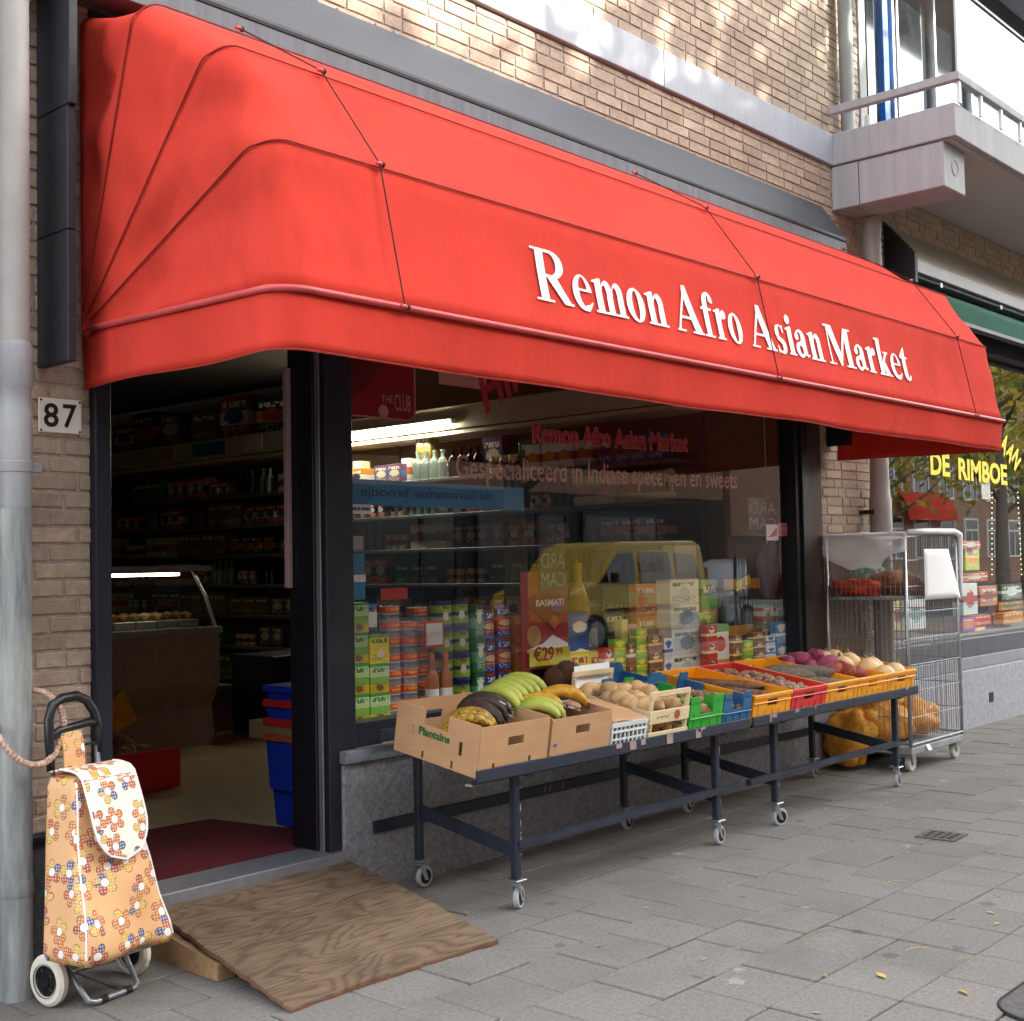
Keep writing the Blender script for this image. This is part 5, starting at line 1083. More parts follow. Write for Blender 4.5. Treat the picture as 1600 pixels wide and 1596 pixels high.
def bunch(t, label, mats, base, step, rz, R_=.1, r_=.021, a=(165, 25), tilt=0, rzs=.06, lift=0):
    p = cmat(t) @ Vector(base); k = thing('plantain_bunch', label, 'plantains', p, (TILT, tilt, rz), 'bunches of plantains')
    for i, m in enumerate(mats):
        f_ = finger(R_*random.uniform(.95, 1.08), r_*random.uniform(.95, 1.08), a[0]+random.uniform(-6, 6), a[1]+random.uniform(-8, 8)); o = inst(mesh_of(f_, m, 'finger', True), 'plantain', (0, step*i, lift*math.sin(i/max(1, len(mats)-1)*math.pi)), (random.uniform(-.15, .15), random.uniform(-.1, .1), rzs*(i-len(mats)/2)+random.uniform(-.04, .04)), 1, k)
        tp = MB(); n_ = 7; tp.v = [tuple(Vector(v)*1.004) for v in f_.v[11*n_:13*n_]]; tp.f = [(j, (j+1) % n_, n_+(j+1) % n_, n_+j) for j in range(n_)]+[tuple(range(n_, 2*n_))]; inst(mesh_of(tp, 'rubber', 'tip'), 'tip', (0, 0, 0), parent=o)
    return k
bunch(bx2, 'bunch of big green plantains rising from the back of the second box', ['banana_green']*6, (.035, .32, .115), .048, -1.25, .115, .0235, (160, 5), lift=.015, rzs=.1)
bunch(bx2, 'short green plantains at the front of the second box', ['banana_green', 'banana_green', 'banana_yellow'], (.07, .13, .10), .05, -1.0, .11, .026, (155, 20))
bunch(bx2, 'ripe yellow plantains with one blackened tip in the second box', ['banana_yellow', 'banana_yellow', 'banana_black'], (.26, .16, .12), .045, -.7, .115, .027, (165, 20))
bunch(bx1, 'spotted yellow plantains in the left cardboard box', ['banana_spot', 'banana_spot', 'banana_spot'], (.10, .14, .085), .044, -.75, .11, .023, (160, 20))
bunch(bx1, 'blackened overripe plantains in the left cardboard box', ['banana_black']*5, (.20, .2, .1), .04, -1.0, .11, .022, (160, 20), lift=.008)
st_ = MB().bbox(-.018, -.012, 0, .018, .012, .003, .001).build('sticker_label', 'paper'); st_.location = cmat(bx1) @ Vector((.275, .15, .235)); st_.rotation_euler = (.5, .2, .6); tag(st_, 'small white and red sticker on the blackened plantains', 'sticker'); MB().box(-.016, -.01, .0032, .016, .001, .0038).build('red_stripe', 'red_sticker', st_, local=True)

# -- coconuts at the back, paper sheet
for q, (px, py, s) in enumerate(((868, 1062, .062), (885, 1052, .06), (905, 1062, .062), (893, 1072, .055))):
    p = at(px, py, -.26-.03*(q % 2)); tag(inst(bl(90+q, 'coconut', 1, 1, .95, lump=.06, sub=3), 'coconut', p, (q, q*2, 0), s), ('brown coconut behind the green plantains, leftmost', 'brown coconut at the back of its heap near the glass', 'brown coconut nearest the white paper sheet', 'brown coconut at the front of its heap')[q], 'coconut', 'coconuts')
t = on_table('wire_tray', 'grey plastic tray of coconuts at the back of the table', 4.07, .3, y=-.38, cat='tray'); t.location.x = 4.05; ORG[t.name] = Vector(t.location); crate_body(t, .3, .22, .1, 'crate_white', front=[(.03+.045*i, .03, .06+.045*i, .085) for i in range(5)], sides=[(.03+.045*i, .03, .06+.045*i, .085) for i in range(3)], ribs=0)
ps = tag(MB().grid(lambda u, v: at(897+55*u, 1082-40*v-8*u, -.36+.01*math.sin(u*3)), 4, 3).build('paper_sheet', 'paper'), 'blank white paper sheet standing among the crates', 'paper'); ps.modifiers.new('t', 'SOLIDIFY').thickness = .001

# -- small crates on the first table
t = on_table('lattice_crate', 'white plastic lattice crate covered with brown paper', 4.31, .26); t.location.x = 4.312; ORG[t.name] = Vector(t.location); wc_ = t
crate_body(t, .255, .4, .125, 'crate_white', th=.005, front=[(.012+.03*i, .012+.036*j, .034+.03*i, .04+.036*j) for i in range(8) for j in range(3)], sides=[(.012+.03*i, .012+.036*j, .034+.03*i, .04+.036*j) for i in range(12) for j in range(3)], ribs=0, rim=.006)
pile(t, POT, 20, .04, .21, .05, .35, .03, 'potato', 'potato showing through the white lattice crate', 'potatoes in the lattice crate', 'potato', .03)
MB().grid(lambda u, v: (.005+u*.25, .0+v*.3, .128+.03*v+.006*math.sin(u*7+v*4)), 8, 8).build('paper_cover', 'cardboard', t, local=True, smooth=True).modifiers.new('t', 'SOLIDIFY').thickness = .003
t = on_table('wooden_crate', 'pale thin wooden crate of potatoes with raised handle frames', 4.585, .31); t.location.x = 4.585; ORG[t.name] = Vector(t.location); WW, WD_ = .31, .46
for y0 in (0, WD_-.008):
    for z0, z1 in ((.004, .05), (.088, .148)): MB().bbox(0, y0, z0, WW, y0+.007, z1, .0015).build('slat', 'crate_wood', t, local=True)
    MB().bar((.02, y0+.011, .0), (.012, y0+.011, .22), .008, .02, (0, 1, 0)).build('handle_post', 'crate_wood', t, local=True); MB().bar((WW-.02, y0+.011, .0), (WW-.012, y0+.011, .22), .008, .02, (0, 1, 0)).build('handle_post', 'crate_wood', t, local=True); MB().bar((.0, y0+.011, .222), (WW, y0+.011, .222), .01, .022, (0, 0, 1)).build('handle_bar', 'crate_wood', t, local=True)
for x0 in (-.0, WW-.007):
    for z0, z1 in ((.004, .05), (.06, .1), (.11, .148)): MB().bbox(x0, .0085, z0, x0+.006, WD_-.0095, z1, .0015).build('slat', 'crate_wood', t, local=True)
MB().box(.008, .01, .001, WW-.008, WD_-.01, .006).build('base', 'crate_wood', t, local=True)
pr = MB()
for i in range(9): pr.box(.05+.012*i, -.0012, .112+.003*(i % 3), .058+.012*i, -.0003, .118+.004*(i % 2))
pr.build('printed_mark', M('print_faint', '#8a6a52', .8), t, local=True); MB().lathe([(.001, 0), (.022, 0), (.022, .001), (.001, .0012)], 16, (.21, -.0003, .118), 'y').build('printed_mark', M('print_red', '#b0564a', .7), t, local=True)
pile(t, POT, 46, .03, .28, .02, .44, .03, 'potato', 'small brown potato in the wooden crate', 'small potatoes in the wooden crate', 'potato', .06, seed=8)
pile(t, PALE, 22, .03, .28, .06, .43, .13, 'potato', 'large pale potato heaped above the wooden crate', 'large potatoes in the wooden crate', 'potato', .06, seed=9)
for nm, x, W_, mt, lab, H_, mesh, plab in (('notched_crate', 4.905, .275, 'crate_green', 'bright green plastic crate with a notched front', .15, POT, 'brown potato in the bright green crate'), ('notched_crate', 5.19, .25, 'crate_blue', 'blue plastic crate with a notched front beside the green crate', .14, EDDO, 'small root in the blue notched crate')):
    t = on_table(nm, lab, x, W_, group='small notched crates'); t.location.x = x; ORG[t.name] = Vector(t.location)
    crate_body(t, W_, .4, H_, mt, front=[(W_*.3, H_*.6, W_*.7, H_)], sides=[(.1, H_*.72, .28, H_)], ribs=4, rim=0)
    MB().bbox(-.004, -.008, H_*.52, W_+.004, -.0005, H_*.56, .002).build('band', mt, t, local=True); MB().bbox(-.004, -.008, .002, W_+.004, -.0005, .012, .002).build('band', mt, t, local=True)
    for x0 in (0, W_*.7):
        MB().prism([(x0, H_), (x0+W_*.3, H_), (x0+W_*(.3 if x0 == 0 else .3)-(.02 if x0 == 0 else .0), H_+.03), (x0+(.0 if x0 == 0 else .02), H_+.03)], -.0, .012, lambda a, b, h: (a, h, b)).build('corner_post', mt, t, local=True)
        MB().prism([(x0, H_), (x0+W_*.3, H_), (x0+W_*.3-(.02 if x0 == 0 else .0), H_+.045), (x0+(.0 if x0 == 0 else .02), H_+.045)], .388, .4, lambda a, b, h: (a, h, b)).build('corner_post', mt, t, local=True)
    pile(t, mesh, 40, .03, W_-.03, .02, .36, .06, 'potato' if mt == 'crate_green' else 'root_vegetable', plab, 'produce in the ' + ('green' if mt == 'crate_green' else 'blue') + ' crate', 'potato' if mt == 'crate_green' else 'vegetable', .06, (.8, 1.15), seed=12)
t = on_table('notched_crate', 'larger blue plastic crate with tall corner posts behind the potatoes', 4.72, .5, y=-.42, dz=.03, group='small notched crates'); t.location.x = 4.70; ORG[t.name] = Vector(t.location)
crate_body(t, .52, .26, .13, 'crate_blue', front=[(.16, .09, .36, .13)], ribs=4, rim=.006)
for x0 in (.0, .38):
    for y0 in (.0, .248): MB().prism([(x0, .124), (x0+.14, .124), (x0+.11, .175), (x0+.03, .175)], y0, y0+.012, lambda a, b, h: (a, h, b)).build('corner_post', 'crate_blue', t, local=True)

# ================================================================ ROLL CAGE
RC = thing('roll_cage', 'tall grey wire roll cage on wheels at the right end of the tables', 'roll cage', (8.12, -.3, 0))
cx0, cx1, cy0, cy1, cz0, cz1 = 7.70, 8.53, -.6, -.02, .16, 1.54
MB().bbox(cx0, cy0, cz0-.045, cx1, cy1, cz0, .004).build('base', 'zinc', RC)
for x in (cx0+.012, cx1-.012):
    for y in (cy0+.012, cy1-.012): MB().tube([(x, y, cz0), (x, y, cz1)], .013, 8).build('post', 'steel', RC, smooth=True)
def wires(p0, p1, name):
    p0, p1 = Vector(p0), Vector(p1); m = MB(); L_ = (p1-p0).length; n = int(L_/.034)
    for i in range(1, n): p = p0.lerp(p1, i/n); m.tube([p+Vector((0, 0, cz0)), p+Vector((0, 0, cz1))], .0024, 4)
    for k in range(9): z = cz0+.02+(cz1-cz0-.03)*k/8; m.tube([p0+Vector((0, 0, z)), p1+Vector((0, 0, z))], .0032 if k not in (0, 8) else .008, 5)
    m.build(name, M('wire_grey', '#8f9294', .5, .15, 20, metal=.4), RC)
wires((cx0+.012, cy0+.012, 0), (cx0+.012, cy1-.012, 0), 'wire_side'); wires((cx1-.012, cy0+.012, 0), (cx1-.012, cy1-.012, 0), 'wire_side'); wires((cx0+.012, cy0+.006, 0), (cx1-.012, cy0+.006, 0), 'wire_front')
wires((cx0+.012, cy1-.006, 0), (cx1-.012, cy1-.006, 0), 'wire_back')
MB().bbox(cx0+.02, cy0+.03, 1.105, cx1-.02, cy1-.02, 1.125, .003).build('shelf', 'zinc', RC)
for x in (cx0+.06, cx1-.08):
    for y in (cy0+.05, cy1-.07):
        cs = MB().bbox(x-.04, y-.04, .095, x+.04, y+.04, .113, .003).build('castor', 'zinc', RC)
        MB().lathe([(.02, -.016), (.05, -.017), (.056, -.01), (.056, .01), (.05, .017), (.02, .016)], 24, (x+.02, y, .056), 'y', True).build('wheel', 'castor_white', cs, smooth='auto'); MB().lathe([(.001, -.018), (.018, -.02), (.018, .02), (.001, .018)], 12, (x+.02, y, .056), 'y').build('hub', 'steel', cs)
        for sg in (-1, 1): MB().prism([(-.015, .1), (.03, .1), (.035, .05), (.01, .045)], sg*.021, sg*.025, lambda a, b, h: (x+a, y+h, b)).build('fork', 'zinc', cs)
MB().grid(lambda u, v: (cx0+.2+.05*u, cy0-.004-.02*v, .16-.035*v), 2, 2).build('tag', 'paper', RC)
pf = tag(MB().grid(lambda u, v: (cx0-.012+(.86*u), cy1-(cy1-cy0)*v*1.0, 1.548+.012*noise.noise(Vector((u*5, v*5, 1)))-.035*math.sin(math.pi*u)*math.sin(math.pi*v)), 20, 14).build('plastic_sheet', film('film_top', '#ffffff', .75), smooth=True), 'translucent plastic sheet draped over the top of the roll cage', 'plastic sheet')
MB().grid(lambda u, v: (cx0-.014-.012*v+.02*noise.noise(Vector((u*4, v*3, 5))), cy1+.02-(cy1-cy0+.04)*u, 1.548-v*(.12+.13*math.sin(math.pi*(.15+u*.75))**2*(1 if u < .75 else .6)+.05*noise.noise(Vector((u*5, 0, 2))))), 20, 8).build('side_drape', film('film_side', '#ffffff', .55), pf, smooth=True)
wh_ = [(cx0+.02, cy0-.01, 1.545), (cx0+.3, cy0-.012, 1.55), (cx1-.08, cy0-.012, 1.552), (cx1-.0, cy0-.012, 1.53), (cx1+.012, cy0-.01, 1.45), (cx1+.008, cy0-.01, 1.2), (cx1+.004, cy0-.008, 1.08)]
MB().tube([Vector(p) for p in wh_], [.016, .02, .02, .024, .018, .012, .008], 8).build('rolled_edge', 'paper', pf, smooth=True)
sg_ = MB().grid(lambda u, v: (7.93+.40*u+(.16*(1-v)*u)+.0, cy0-.018-.003*math.sin(u*3+v*2)-.006*(1-v)*(u), 1.098+.335*v-.0*u), 8, 8).build('paper_sign', 'paper', smooth=True); tag(sg_, 'blank white paper sign hung on the front of the roll cage', 'sign'); sg_.modifiers.new('t', 'SOLIDIFY').thickness = .001
def sack(name, label, cat, c, r_, mat, seed, lump=.14, group=None, nb=16):
    rd = random.Random(seed); cs = [Vector((rd.uniform(-.75, .75), rd.uniform(-.75, .75), rd.uniform(-.5, .6))) for _ in range(nb)]
    bm = bmesh.new(); bmesh.ops.create_icosphere(bm, subdivisions=4, radius=1)
    for v in bm.verts:
        d = v.co.normalized(); k = .72+lump*noise.noise(d*2+Vector((seed, 0, 0)))
        for q in cs: k += .17*max(0, 1-((d-q.normalized()).length/.38)**2)**.5 if (d-q.normalized()).length < .38 else 0
        k += .05*noise.noise(d*4+Vector((0, seed, 0)))+.03*abs(noise.noise(d*9)); p = d*k; z = max(p.z*r_[2], -r_[2]*.62); v.co = Vector((c[0]+p.x*r_[0], c[1]+p.y*r_[1], c[2]+z))
    mb = MB(); bm.verts.ensure_lookup_table(); mb.add([v.co[:] for v in bm.verts], [[v.index for v in f.verts] for f in bm.faces]); bm.free()
    return tag(mb.build(name, mat, smooth=True), label, cat, group)
sack('net_bag', 'orange net bag lying on the roll cage shelf', 'bag', (7.83, -.2, 1.18), (.12, .2, .085), 'net_orange', 2)
sack('net_bag', 'brown net bag of onions on the roll cage shelf', 'bag', (8.1, -.36, 1.2), (.2, .2, .13), 'net_brown', 5)
sack('net_bag', 'pale green plastic bag at the back of the roll cage shelf', 'bag', (8.1, -.13, 1.25), (.2, .09, .16), film('film_green', '#9cb8a4', .85), 7)
sack('potato_sack', 'yellow net sack bulging on the table side of the roll cage floor', 'sack', (7.86, -.3, .3), (.22, .26, .2), 'net_yellow', 11, group='yellow net sacks', nb=14)
sack('potato_sack', 'yellow net sack at the street corner of the roll cage floor', 'sack', (8.22, -.38, .29), (.26, .2, .17), 'net_yellow', 12, group='yellow net sacks', nb=14)
sack('potato_sack', 'yellow net sack drooping to the ground left of the roll cage', 'sack', (7.62, -.2, .2), (.14, .2, .27), 'net_yellow', 14, group='yellow net sacks', nb=12)

# ================================================================ GOODS IN THE SHOP WINDOW
ZB = .6805
def colx(px, Y, py=1000): return at(px, py, Y).x
can_m = lambda m: mesh_of(MB().lathe([(.47, 0), (.5, .02), (.485, .04), (.485, .95), (.5, .97), (.47, 1), (.44, .985), (.001, .985)], 20), m, 'can_mesh', smooth='auto')
P_ = pack
box_cache = {}
def box_m(m):
    if m.name not in box_cache: box_cache[m.name] = mesh_of(MB().bbox(-.5, -.5, 0, .5, .5, 1, .012), m, 'pack_mesh')
    return box_cache[m.name]
can_cache = {}
def goods(kind, px0, px1, ytop, rows, mats, Y, lab, cat, name, depth=None, zbase=ZB, shape='box', jitter=.01):
    x0, x1 = colx(px0, Y), colx(px1, Y); zt = at((px0+px1)/2, ytop, Y).z; h = (zt-zbase)/rows; w = x1-x0
    for r_ in range(rows):
        m = mats[r_ % len(mats)]; d = depth or w
        if shape == 'can':
            if m.name not in can_cache: can_cache[m.name] = can_m(m)
            me = can_cache[m.name]; sc_ = (w*.97, w*.97, h*.99)
        else: me = box_m(m); sc_ = (w*.975, d, h*.985)
        o = inst(me, name, ((x0+x1)/2+random.uniform(-jitter, jitter)*.3, Y+(d if shape == 'box' else w)/2+random.uniform(0, .006), zbase+h*r_+.0005*(r_+1)), (0, 0, random.uniform(-.05, .05)), sc_)
        ordn = ('bottom', 'second', 'third', 'fourth', 'fifth', 'sixth', 'seventh', 'eighth')
        tag(o, lab + (', ' + (ordn[r_] if r_ < rows-1 else 'topmost') + ' of its stack' if rows > 1 else ''), cat, kind)
gp1 = P_('soup_pack', [(0, '#c9b02a'), (.3, '#7ab04a'), (.55, '#b9cf9a'), (.9, '#2f9a3c')], '#7a4a2a', (.2, .13), (.5, .17), '#3a7a3a'); gp2 = P_('soup_pack_yellow', [(0, '#e0cf1e'), (.9, '#2f9a3c')], '#f0ead2', (.2, .16), (.6, .35), '#3f7a2a')
goods('green soup packs', 547, 577, 942, 4, [gp1], .14, 'green and yellow soup packet by the door post', 'packet', 'soup_packet', .06)
goods('green soup packs', 578, 609, 992, 3, [gp1, gp1, gp2], .15, 'soup packet in the second column from the door post', 'packet', 'soup_packet', .06)
pine = P_('pineapple_can', [(0, '#15243a'), (.2, '#e6e9ea'), (.82, '#3a7ab0')], None, prt='#23508c'); goods('pineapple tin', 574, 598, 943, 1, [pine], .16, 'white and blue tin with lettering on top of the soup packets', 'tin', 'tin_can', shape='can', zbase=at(586, 990, .16).z)
rcm = P_('red_can', [(0, '#b8b8b8'), (.05, '#d8492a'), (.13, '#3f87a0'), (.47, '#c9d6d6'), (.52, '#dc4a2c'), (.93, '#b8b8b8')], '#24688a', (.3, .14), (.5, .3), '#e8b04a')
goods('red and teal tins', 608, 634, 948, 7, [rcm], .18, 'red and teal tin in the column beside the soup packets', 'tin', 'tin_can', shape='can'); goods('red and teal tins', 635, 661, 972, 6, [rcm], .18, 'red and teal tin in the second tin column', 'tin', 'tin_can', shape='can'); goods('red and teal tins', 652, 678, 950, 7, [rcm], .27, 'red and teal tin in the rear third tin column', 'tin', 'tin_can', shape='can')
rcard = MB().box(colx(596, .13), .13, at(600, 938, .13).z, colx(638, .13), .134, at(600, 920, .13).z).build('red_card', 'cargo_red'); tag(rcard, 'small plain red card above the tin cans inside the window', 'card')
pea = P_('pea_can', [(0, '#24306a'), (.14, '#8fae3e'), (.42, '#24306a'), (.56, '#8fae3e'), (.84, '#24306a')], '#d8dcc8', (.14, .18), (.35, .45), '#5f7f2a')
for k, (a, b, yt) in enumerate(((690, 716, 940), (717, 743, 938))): goods('pea tins', a, b, yt, 4, [pea], .2, 'dark blue and pea green tin in the %s pea column' % ('left', 'right')[k], 'tin', 'tin_can', shape='can')
sau = thing  # sauce bottles
for k, px in enumerate((674, 695)):
    x = colx(px, .17); b = thing('sauce_bottle', ('left', 'right')[k] + ' sauce bottle with orange cap before the pea tins', 'bottle', (x, .17, ZB), group='sauce bottles'); M('sauce', '#b8683a', .3, .2, 20); M('cap_orange', '#d8742a', .5)
    MB().lathe([(.03, 0), (.033, .01), (.033, .15), (.026, .19), (.014, .23), (.013, .25)], 14, (x, .17, ZB)).build('body', 'sauce', b, smooth='auto'); MB().lathe([(.016, .25), (.016, .285), (.01, .29)], 12, (x, .17, ZB)).build('cap', 'cap_orange', b, smooth='auto'); MB().lathe([(.0335, .03), (.0335, .12)], 14, (x, .17, ZB)).build('label', 'paper', b)
wcd = thing('price_card', 'white card with red border before the pea tins', 'card', (colx(680, .14), .14, at(680, 1012, .14).z)); MB().box(colx(664, .14), .142, at(680, 1012, .14).z, colx(694, .14), .146, at(680, 970, .14).z).build('border', 'cargo_red', wcd); MB().box(colx(666.5, .14), .139, at(680, 1008, .14).z, colx(691.5, .14), .1415, at(680, 974, .14).z).build('face', 'paper', wcd)
goods('green packs', 744, 758, 945, 3, [P_('green_tall', [(0, '#3f8a5a'), (.3, '#6ab08a'), (.6, '#2f6a4a')], '#e0e6d0', (.3, .2), (.5, .6), '#d8e0d0')], .2, 'slim green pack beside the pea tins', 'packet', 'packet', .07)
cc = P_('cheese_curls', [(0, '#3a4a9c'), (.2, '#b84a2a'), (.5, '#c8562e'), (.62, '#2f4a96'), (.92, '#a03a2a')], '#e8c8a0', (.4, .1), (.5, .45), '#e9e4da'); 
for k, (a, b, yt) in enumerate(((758, 782, 952), (783, 806, 945))): goods('cheese curl tubs', a, b, yt, 3, [cc], .2, 'blue and red snack tub in the %s tub column' % ('left', 'right')[k], 'tub', 'snack_tub', shape='can')
ob = P_('orange_tub', [(0, '#c87a2a'), (.35, '#d8702a'), (.7, '#e0a030')], '#3a2a14', (.3, .13), (.5, .75), '#e9d0a0'); goods('orange tubs', 806, 829, 963, 3, [ob], .22, 'orange printed snack box with a dark crown mark', 'box', 'snack_box', .06)
# basmati poster and price card
bp = thing('rice_poster', 'red and white rice advertisement poster reading BASMATI in the window', 'poster', (colx(852, .12), .12, .9)); x0, x1 = colx(815, .12), colx(888, .12); z0, z1 = at(850, 1045, .12).z, at(850, 893, .12).z; w = x1-x0; hgt = z1-z0
MB().box(x0, .12, z0, x1, .126, z1).build('sheet', M('poster_red', '#b02a26', .5, .15, 3), bp); MB().prism([(x0+w*.15, z0+hgt*.66), (x0+w*.6, z0+hgt*.9), (x0+w*.95, z0+hgt*.7), (x0+w*.68, z0+hgt*.38)], .1165, .119, lambda a, b, h: (a, h, b)).build('diamond', M('poster_dark', '#8c1c1c', .5), bp)
MB().prism([(x0+w*.55, z0+hgt*.48), (x0+w*.68, z0+hgt*.55), (x0+w*.82, z0+hgt*.47), (x0+w*.68, z0+hgt*.4)], .1145, .116, lambda a, b, h: (a, h, b)).build('diamond', 'cap_orange', bp)
MB().prism([(x0+w*.1, z0+hgt*.2), (x0+w*.45, z0+hgt*.26), (x0+w*.65, z0+hgt*.34), (x0+w*.98, z0+hgt*.24), (x0+w*.98, z0+hgt*.18), (x0+w*.1, z0+hgt*.17)], .1165, .119, lambda a, b, h: (a, h, b)).build('rice_heap', 'paper', bp); MB().lathe([(.001, 0), (.055, 0), (.055, .003), (.001, .003)], 20, (x0+w*.25, .119, z0+hgt*.34), 'y').build('motif', M('poster_tan', '#c99a5a', .6), bp)
text('lettering', 'BASMATI', 'paper', bp, (x0+w*.3, .116, z0+hgt*.64), (1, 0, 0), (0, 0, 1), w*.6, .035, bold=.02)
pc = thing('price_card', 'yellow price card reading 29.99 euro below the rice poster', 'card', (colx(858, .1), .1, .85)); a, b = at(828, 1043, .1), at(890, 1010, .1)
MB().box(a.x, .1, a.z, b.x, .104, b.z).build('face', M('card_lemon', '#e3d21c', .5), pc); text('price', '\u20ac29', 'red_text', pc, (a.x+.03, .0985, a.z+.025), (1, 0, 0), (0, 0, 1), .16, .075, bold=.02); text('price', '99', 'red_text', pc, (a.x+.205, .0985, a.z+.05), (1, 0, 0), (0, 0, 1), .055, .035)
bb = P_('blue_box', [(0, '#1e4a96'), (.5, '#2a5aa8'), (.85, '#1e4a96')], '#e6e6e2', (.35, .22), (.6, .45), None); goods('blue boxes', 888, 921, 957, 3, [bb], .16, 'blue box with a white swirl beside the rice poster', 'box', 'detergent_box', .1)
dj = P_('dark_jar', [(0, '#7a6a5a'), (.25, '#c9c2b4'), (.5, '#2a2420'), (.8, '#1a1a1c')], '#8a8478', (.3, .3), (.5, .5)); goods('dark tins', 921, 944, 970, 2, [dj], .2, 'dark coffee coloured tin right of the blue boxes', 'tin', 'tin_can', shape='can')
dg_ = P_('dark_green_pack', [(0, '#2a2a24'), (.4, '#1e4a2a'), (.8, '#14301c')], '#c84a3a', (.25, .2), (.6, .6), '#b8b8a0'); goods('dark green packs', 945, 976, 955, 2, [dg_], .3, 'dark green and black printed pack behind the yellow boxes', 'packet', 'packet', .08)
yb = P_('tea_box', [(0, '#d8c02a'), (.7, '#e0d04a')], '#2a7a4a', (.25, .14), (.3, .6), '#b0382a')
for k, (a, b) in enumerate(((890, 920), (921, 947), (948, 972))): goods('yellow tea boxes', a, b, 1017, 1, [yb], .13, 'yellow tea box, %s in the row behind the coconuts' % ('leftmost', 'middle', 'rightmost')[k], 'box', 'tea_box', .09)
goods('slim packs', 972, 983, 968, 2, [P_('slim_yellow', [(0, '#d8cc6a'), (.5, '#e0d890')], None)], .18, 'slim pale yellow pack', 'packet', 'packet', .05); goods('slim packs', 984, 996, 975, 2, [P_('slim_pink', [(0, '#c87a9a'), (.5, '#d890b0')], None, prt='#7a3a5a')], .18, 'slim pink pack beside the pale yellow one', 'packet', 'packet', .05)
pt = P_('purple_tub', [(0, '#8a9ac8'), (.78, '#4a3a94')], '#e0e0ea', (.3, .2), (.5, .4)); goods('tub', 974, 1007, 1012, 1, [pt], .12, 'white and blue tub with a purple lid', 'tub', 'plastic_tub', shape='can')
fi = P_('fri_box', [(0, '#e0c61e'), (.7, '#e6cf2a')], None, prt='#b83a2a')
for k, (a, b) in enumerate(((1008, 1023), (1024, 1041))): goods('fri boxes', a, b, 1006-2*k, 1, [fi], .13, 'yellow carton with red print, %s of the pair' % ('left', 'right')[k], 'carton', 'drink_carton', .07)
og = P_('orange_bag', [(0, '#b06a4a'), (.4, '#a89a6a'), (.75, '#d07a4a')], '#b82a2a', (.25, .2), (.3, .5), '#e0dcc8'); goods('snack bags', 996, 1030, 912, 3, [og], .25, 'mottled red and orange snack bag', 'bag', 'snack_bag', .05)
ab = P_('appliance_box', [(0, '#c9d2ce'), (.33, '#b8c8c8'), (.66, '#d6dccf')], '#7a98a8', (.28, .3), (.55, .45), '#8a9a94'); ab2 = P_('appliance_box_b', [(0, '#cfd6cc'), (.6, '#d8dcc8')], '#b8c4c4', (.2, .3), (.5, .4), '#4a4a4a')
goods('appliance cartons', 1048, 1096, 905, 4, [ab2, ab, ab, ab2], .16, 'pale appliance carton with a kettle picture', 'carton', 'appliance_carton', .1)
gb = P_('green_brown', [(0, '#6a9a2e'), (.5, '#7aa83a')], '#4a2e22', (.22, .32), (.35, .5), '#a8c07a'); goods('green packs with brown ovals', 1093, 1117, 958, 3, [gb], .2, 'bright green pack with a brown oval picture', 'packet', 'packet', .06)
gk = P_('green_cereal', [(0, '#a8764a'), (.35, '#2f9a3c'), (.65, '#24702f'), (.8, '#8ab06a')], '#1e1e1a', (.35, .1), (.5, .8), '#e9e6d0'); goods('cereal boxes', 1100, 1124, 905, 2, [gk], .28, 'tall green cereal box beside the yellow rack', 'box', 'cereal_box', .06)
cfk = P_('corn_flakes', [(0, '#c8923a'), (.3, '#e0e4da'), (.85, '#6aa85a')], '#b8322a', (.35, .16), (.5, .6), None); goods('cereal boxes', 1112, 1140, 975, 1, [cfk], .13, 'white corn flakes box with slanted red lettering', 'box', 'cereal_box', .06)
# yellow bottle rack
yr = thing('bottle_rack', 'yellow edged wire bottle rack with green bottles in the window', 'rack', (colx(1163, .25), .3, ZB)); M('rack_yellow', '#d8a21e', .5)
xa, xb = colx(1134, .22), colx(1190, .22)
for k, py in enumerate((984, 912)): zz = at(1160, py, .22).z; MB().bbox(xa, .22, zz-.035, xb, .226, zz+.03, .002).build('edge_strip', 'rack_yellow', yr); MB().box(xa, .23, zz-.03, xb, .42, zz-.024).build('shelf', 'shelf_grey', yr)
for x in (xa+.01, xb-.01): MB().tube([(x, .3, ZB), (x, .3, at(1160, 905, .22).z)], .008).build('upright', 'cargo_blue', yr)
zz = at(1160, 984, .22).z-.023
for k in range(7):
    for j in range(2): tag(inst(bottle[(3, 0, 3, 2)[(k+j) % 4]], 'bottle', (xa+.05+(xb-xa-.1)*k/6, .27+.08*j, zz), (0, 0, k), (.055, .055, .24)), '%s bottle in the %s row on the yellow edged rack' % (('green', 'dark', 'green', 'clear')[(k+j) % 4], ('front', 'rear')[j]), 'bottle', 'bottles on the rack')
tk = MB().bar((xa+.12, .214, at(1160, 912, .22).z-.02), (xa+.3, .214, at(1160, 908, .22).z+.01), .004, .06, (0, 0, 1)).build('price_ticket', 'card_lemon'); tag(tk, 'pale yellow ticket hung askew on the bottle rack', 'ticket')
ch = P_('checker_pack', [(0, '#8a8a6a'), (.2, '#a84a3a'), (.45, '#c9d0b8'), (.7, '#b0504a'), (.85, '#8a9a7a')], '#5a7a5a', (.2, .3), (.5, .4), '#e0dccc')
for k, (a, b) in enumerate(((1193, 1212), (1213, 1231), (1232, 1250))): goods('noodle packs', a, b, 945, 3, [ch], .16, 'red and green noodle pack in the %s column' % ('left', 'middle', 'right')[k], 'packet', 'noodle_packet', .07)
hb = sack('hanging_bag', 'purple and white plastic bag hanging inside the right end of the window', 'bag', (colx(1212, .18), .22, 1.3), (.12, .06, .28), film('film_purple', '#b8b0c8', .9), 21)
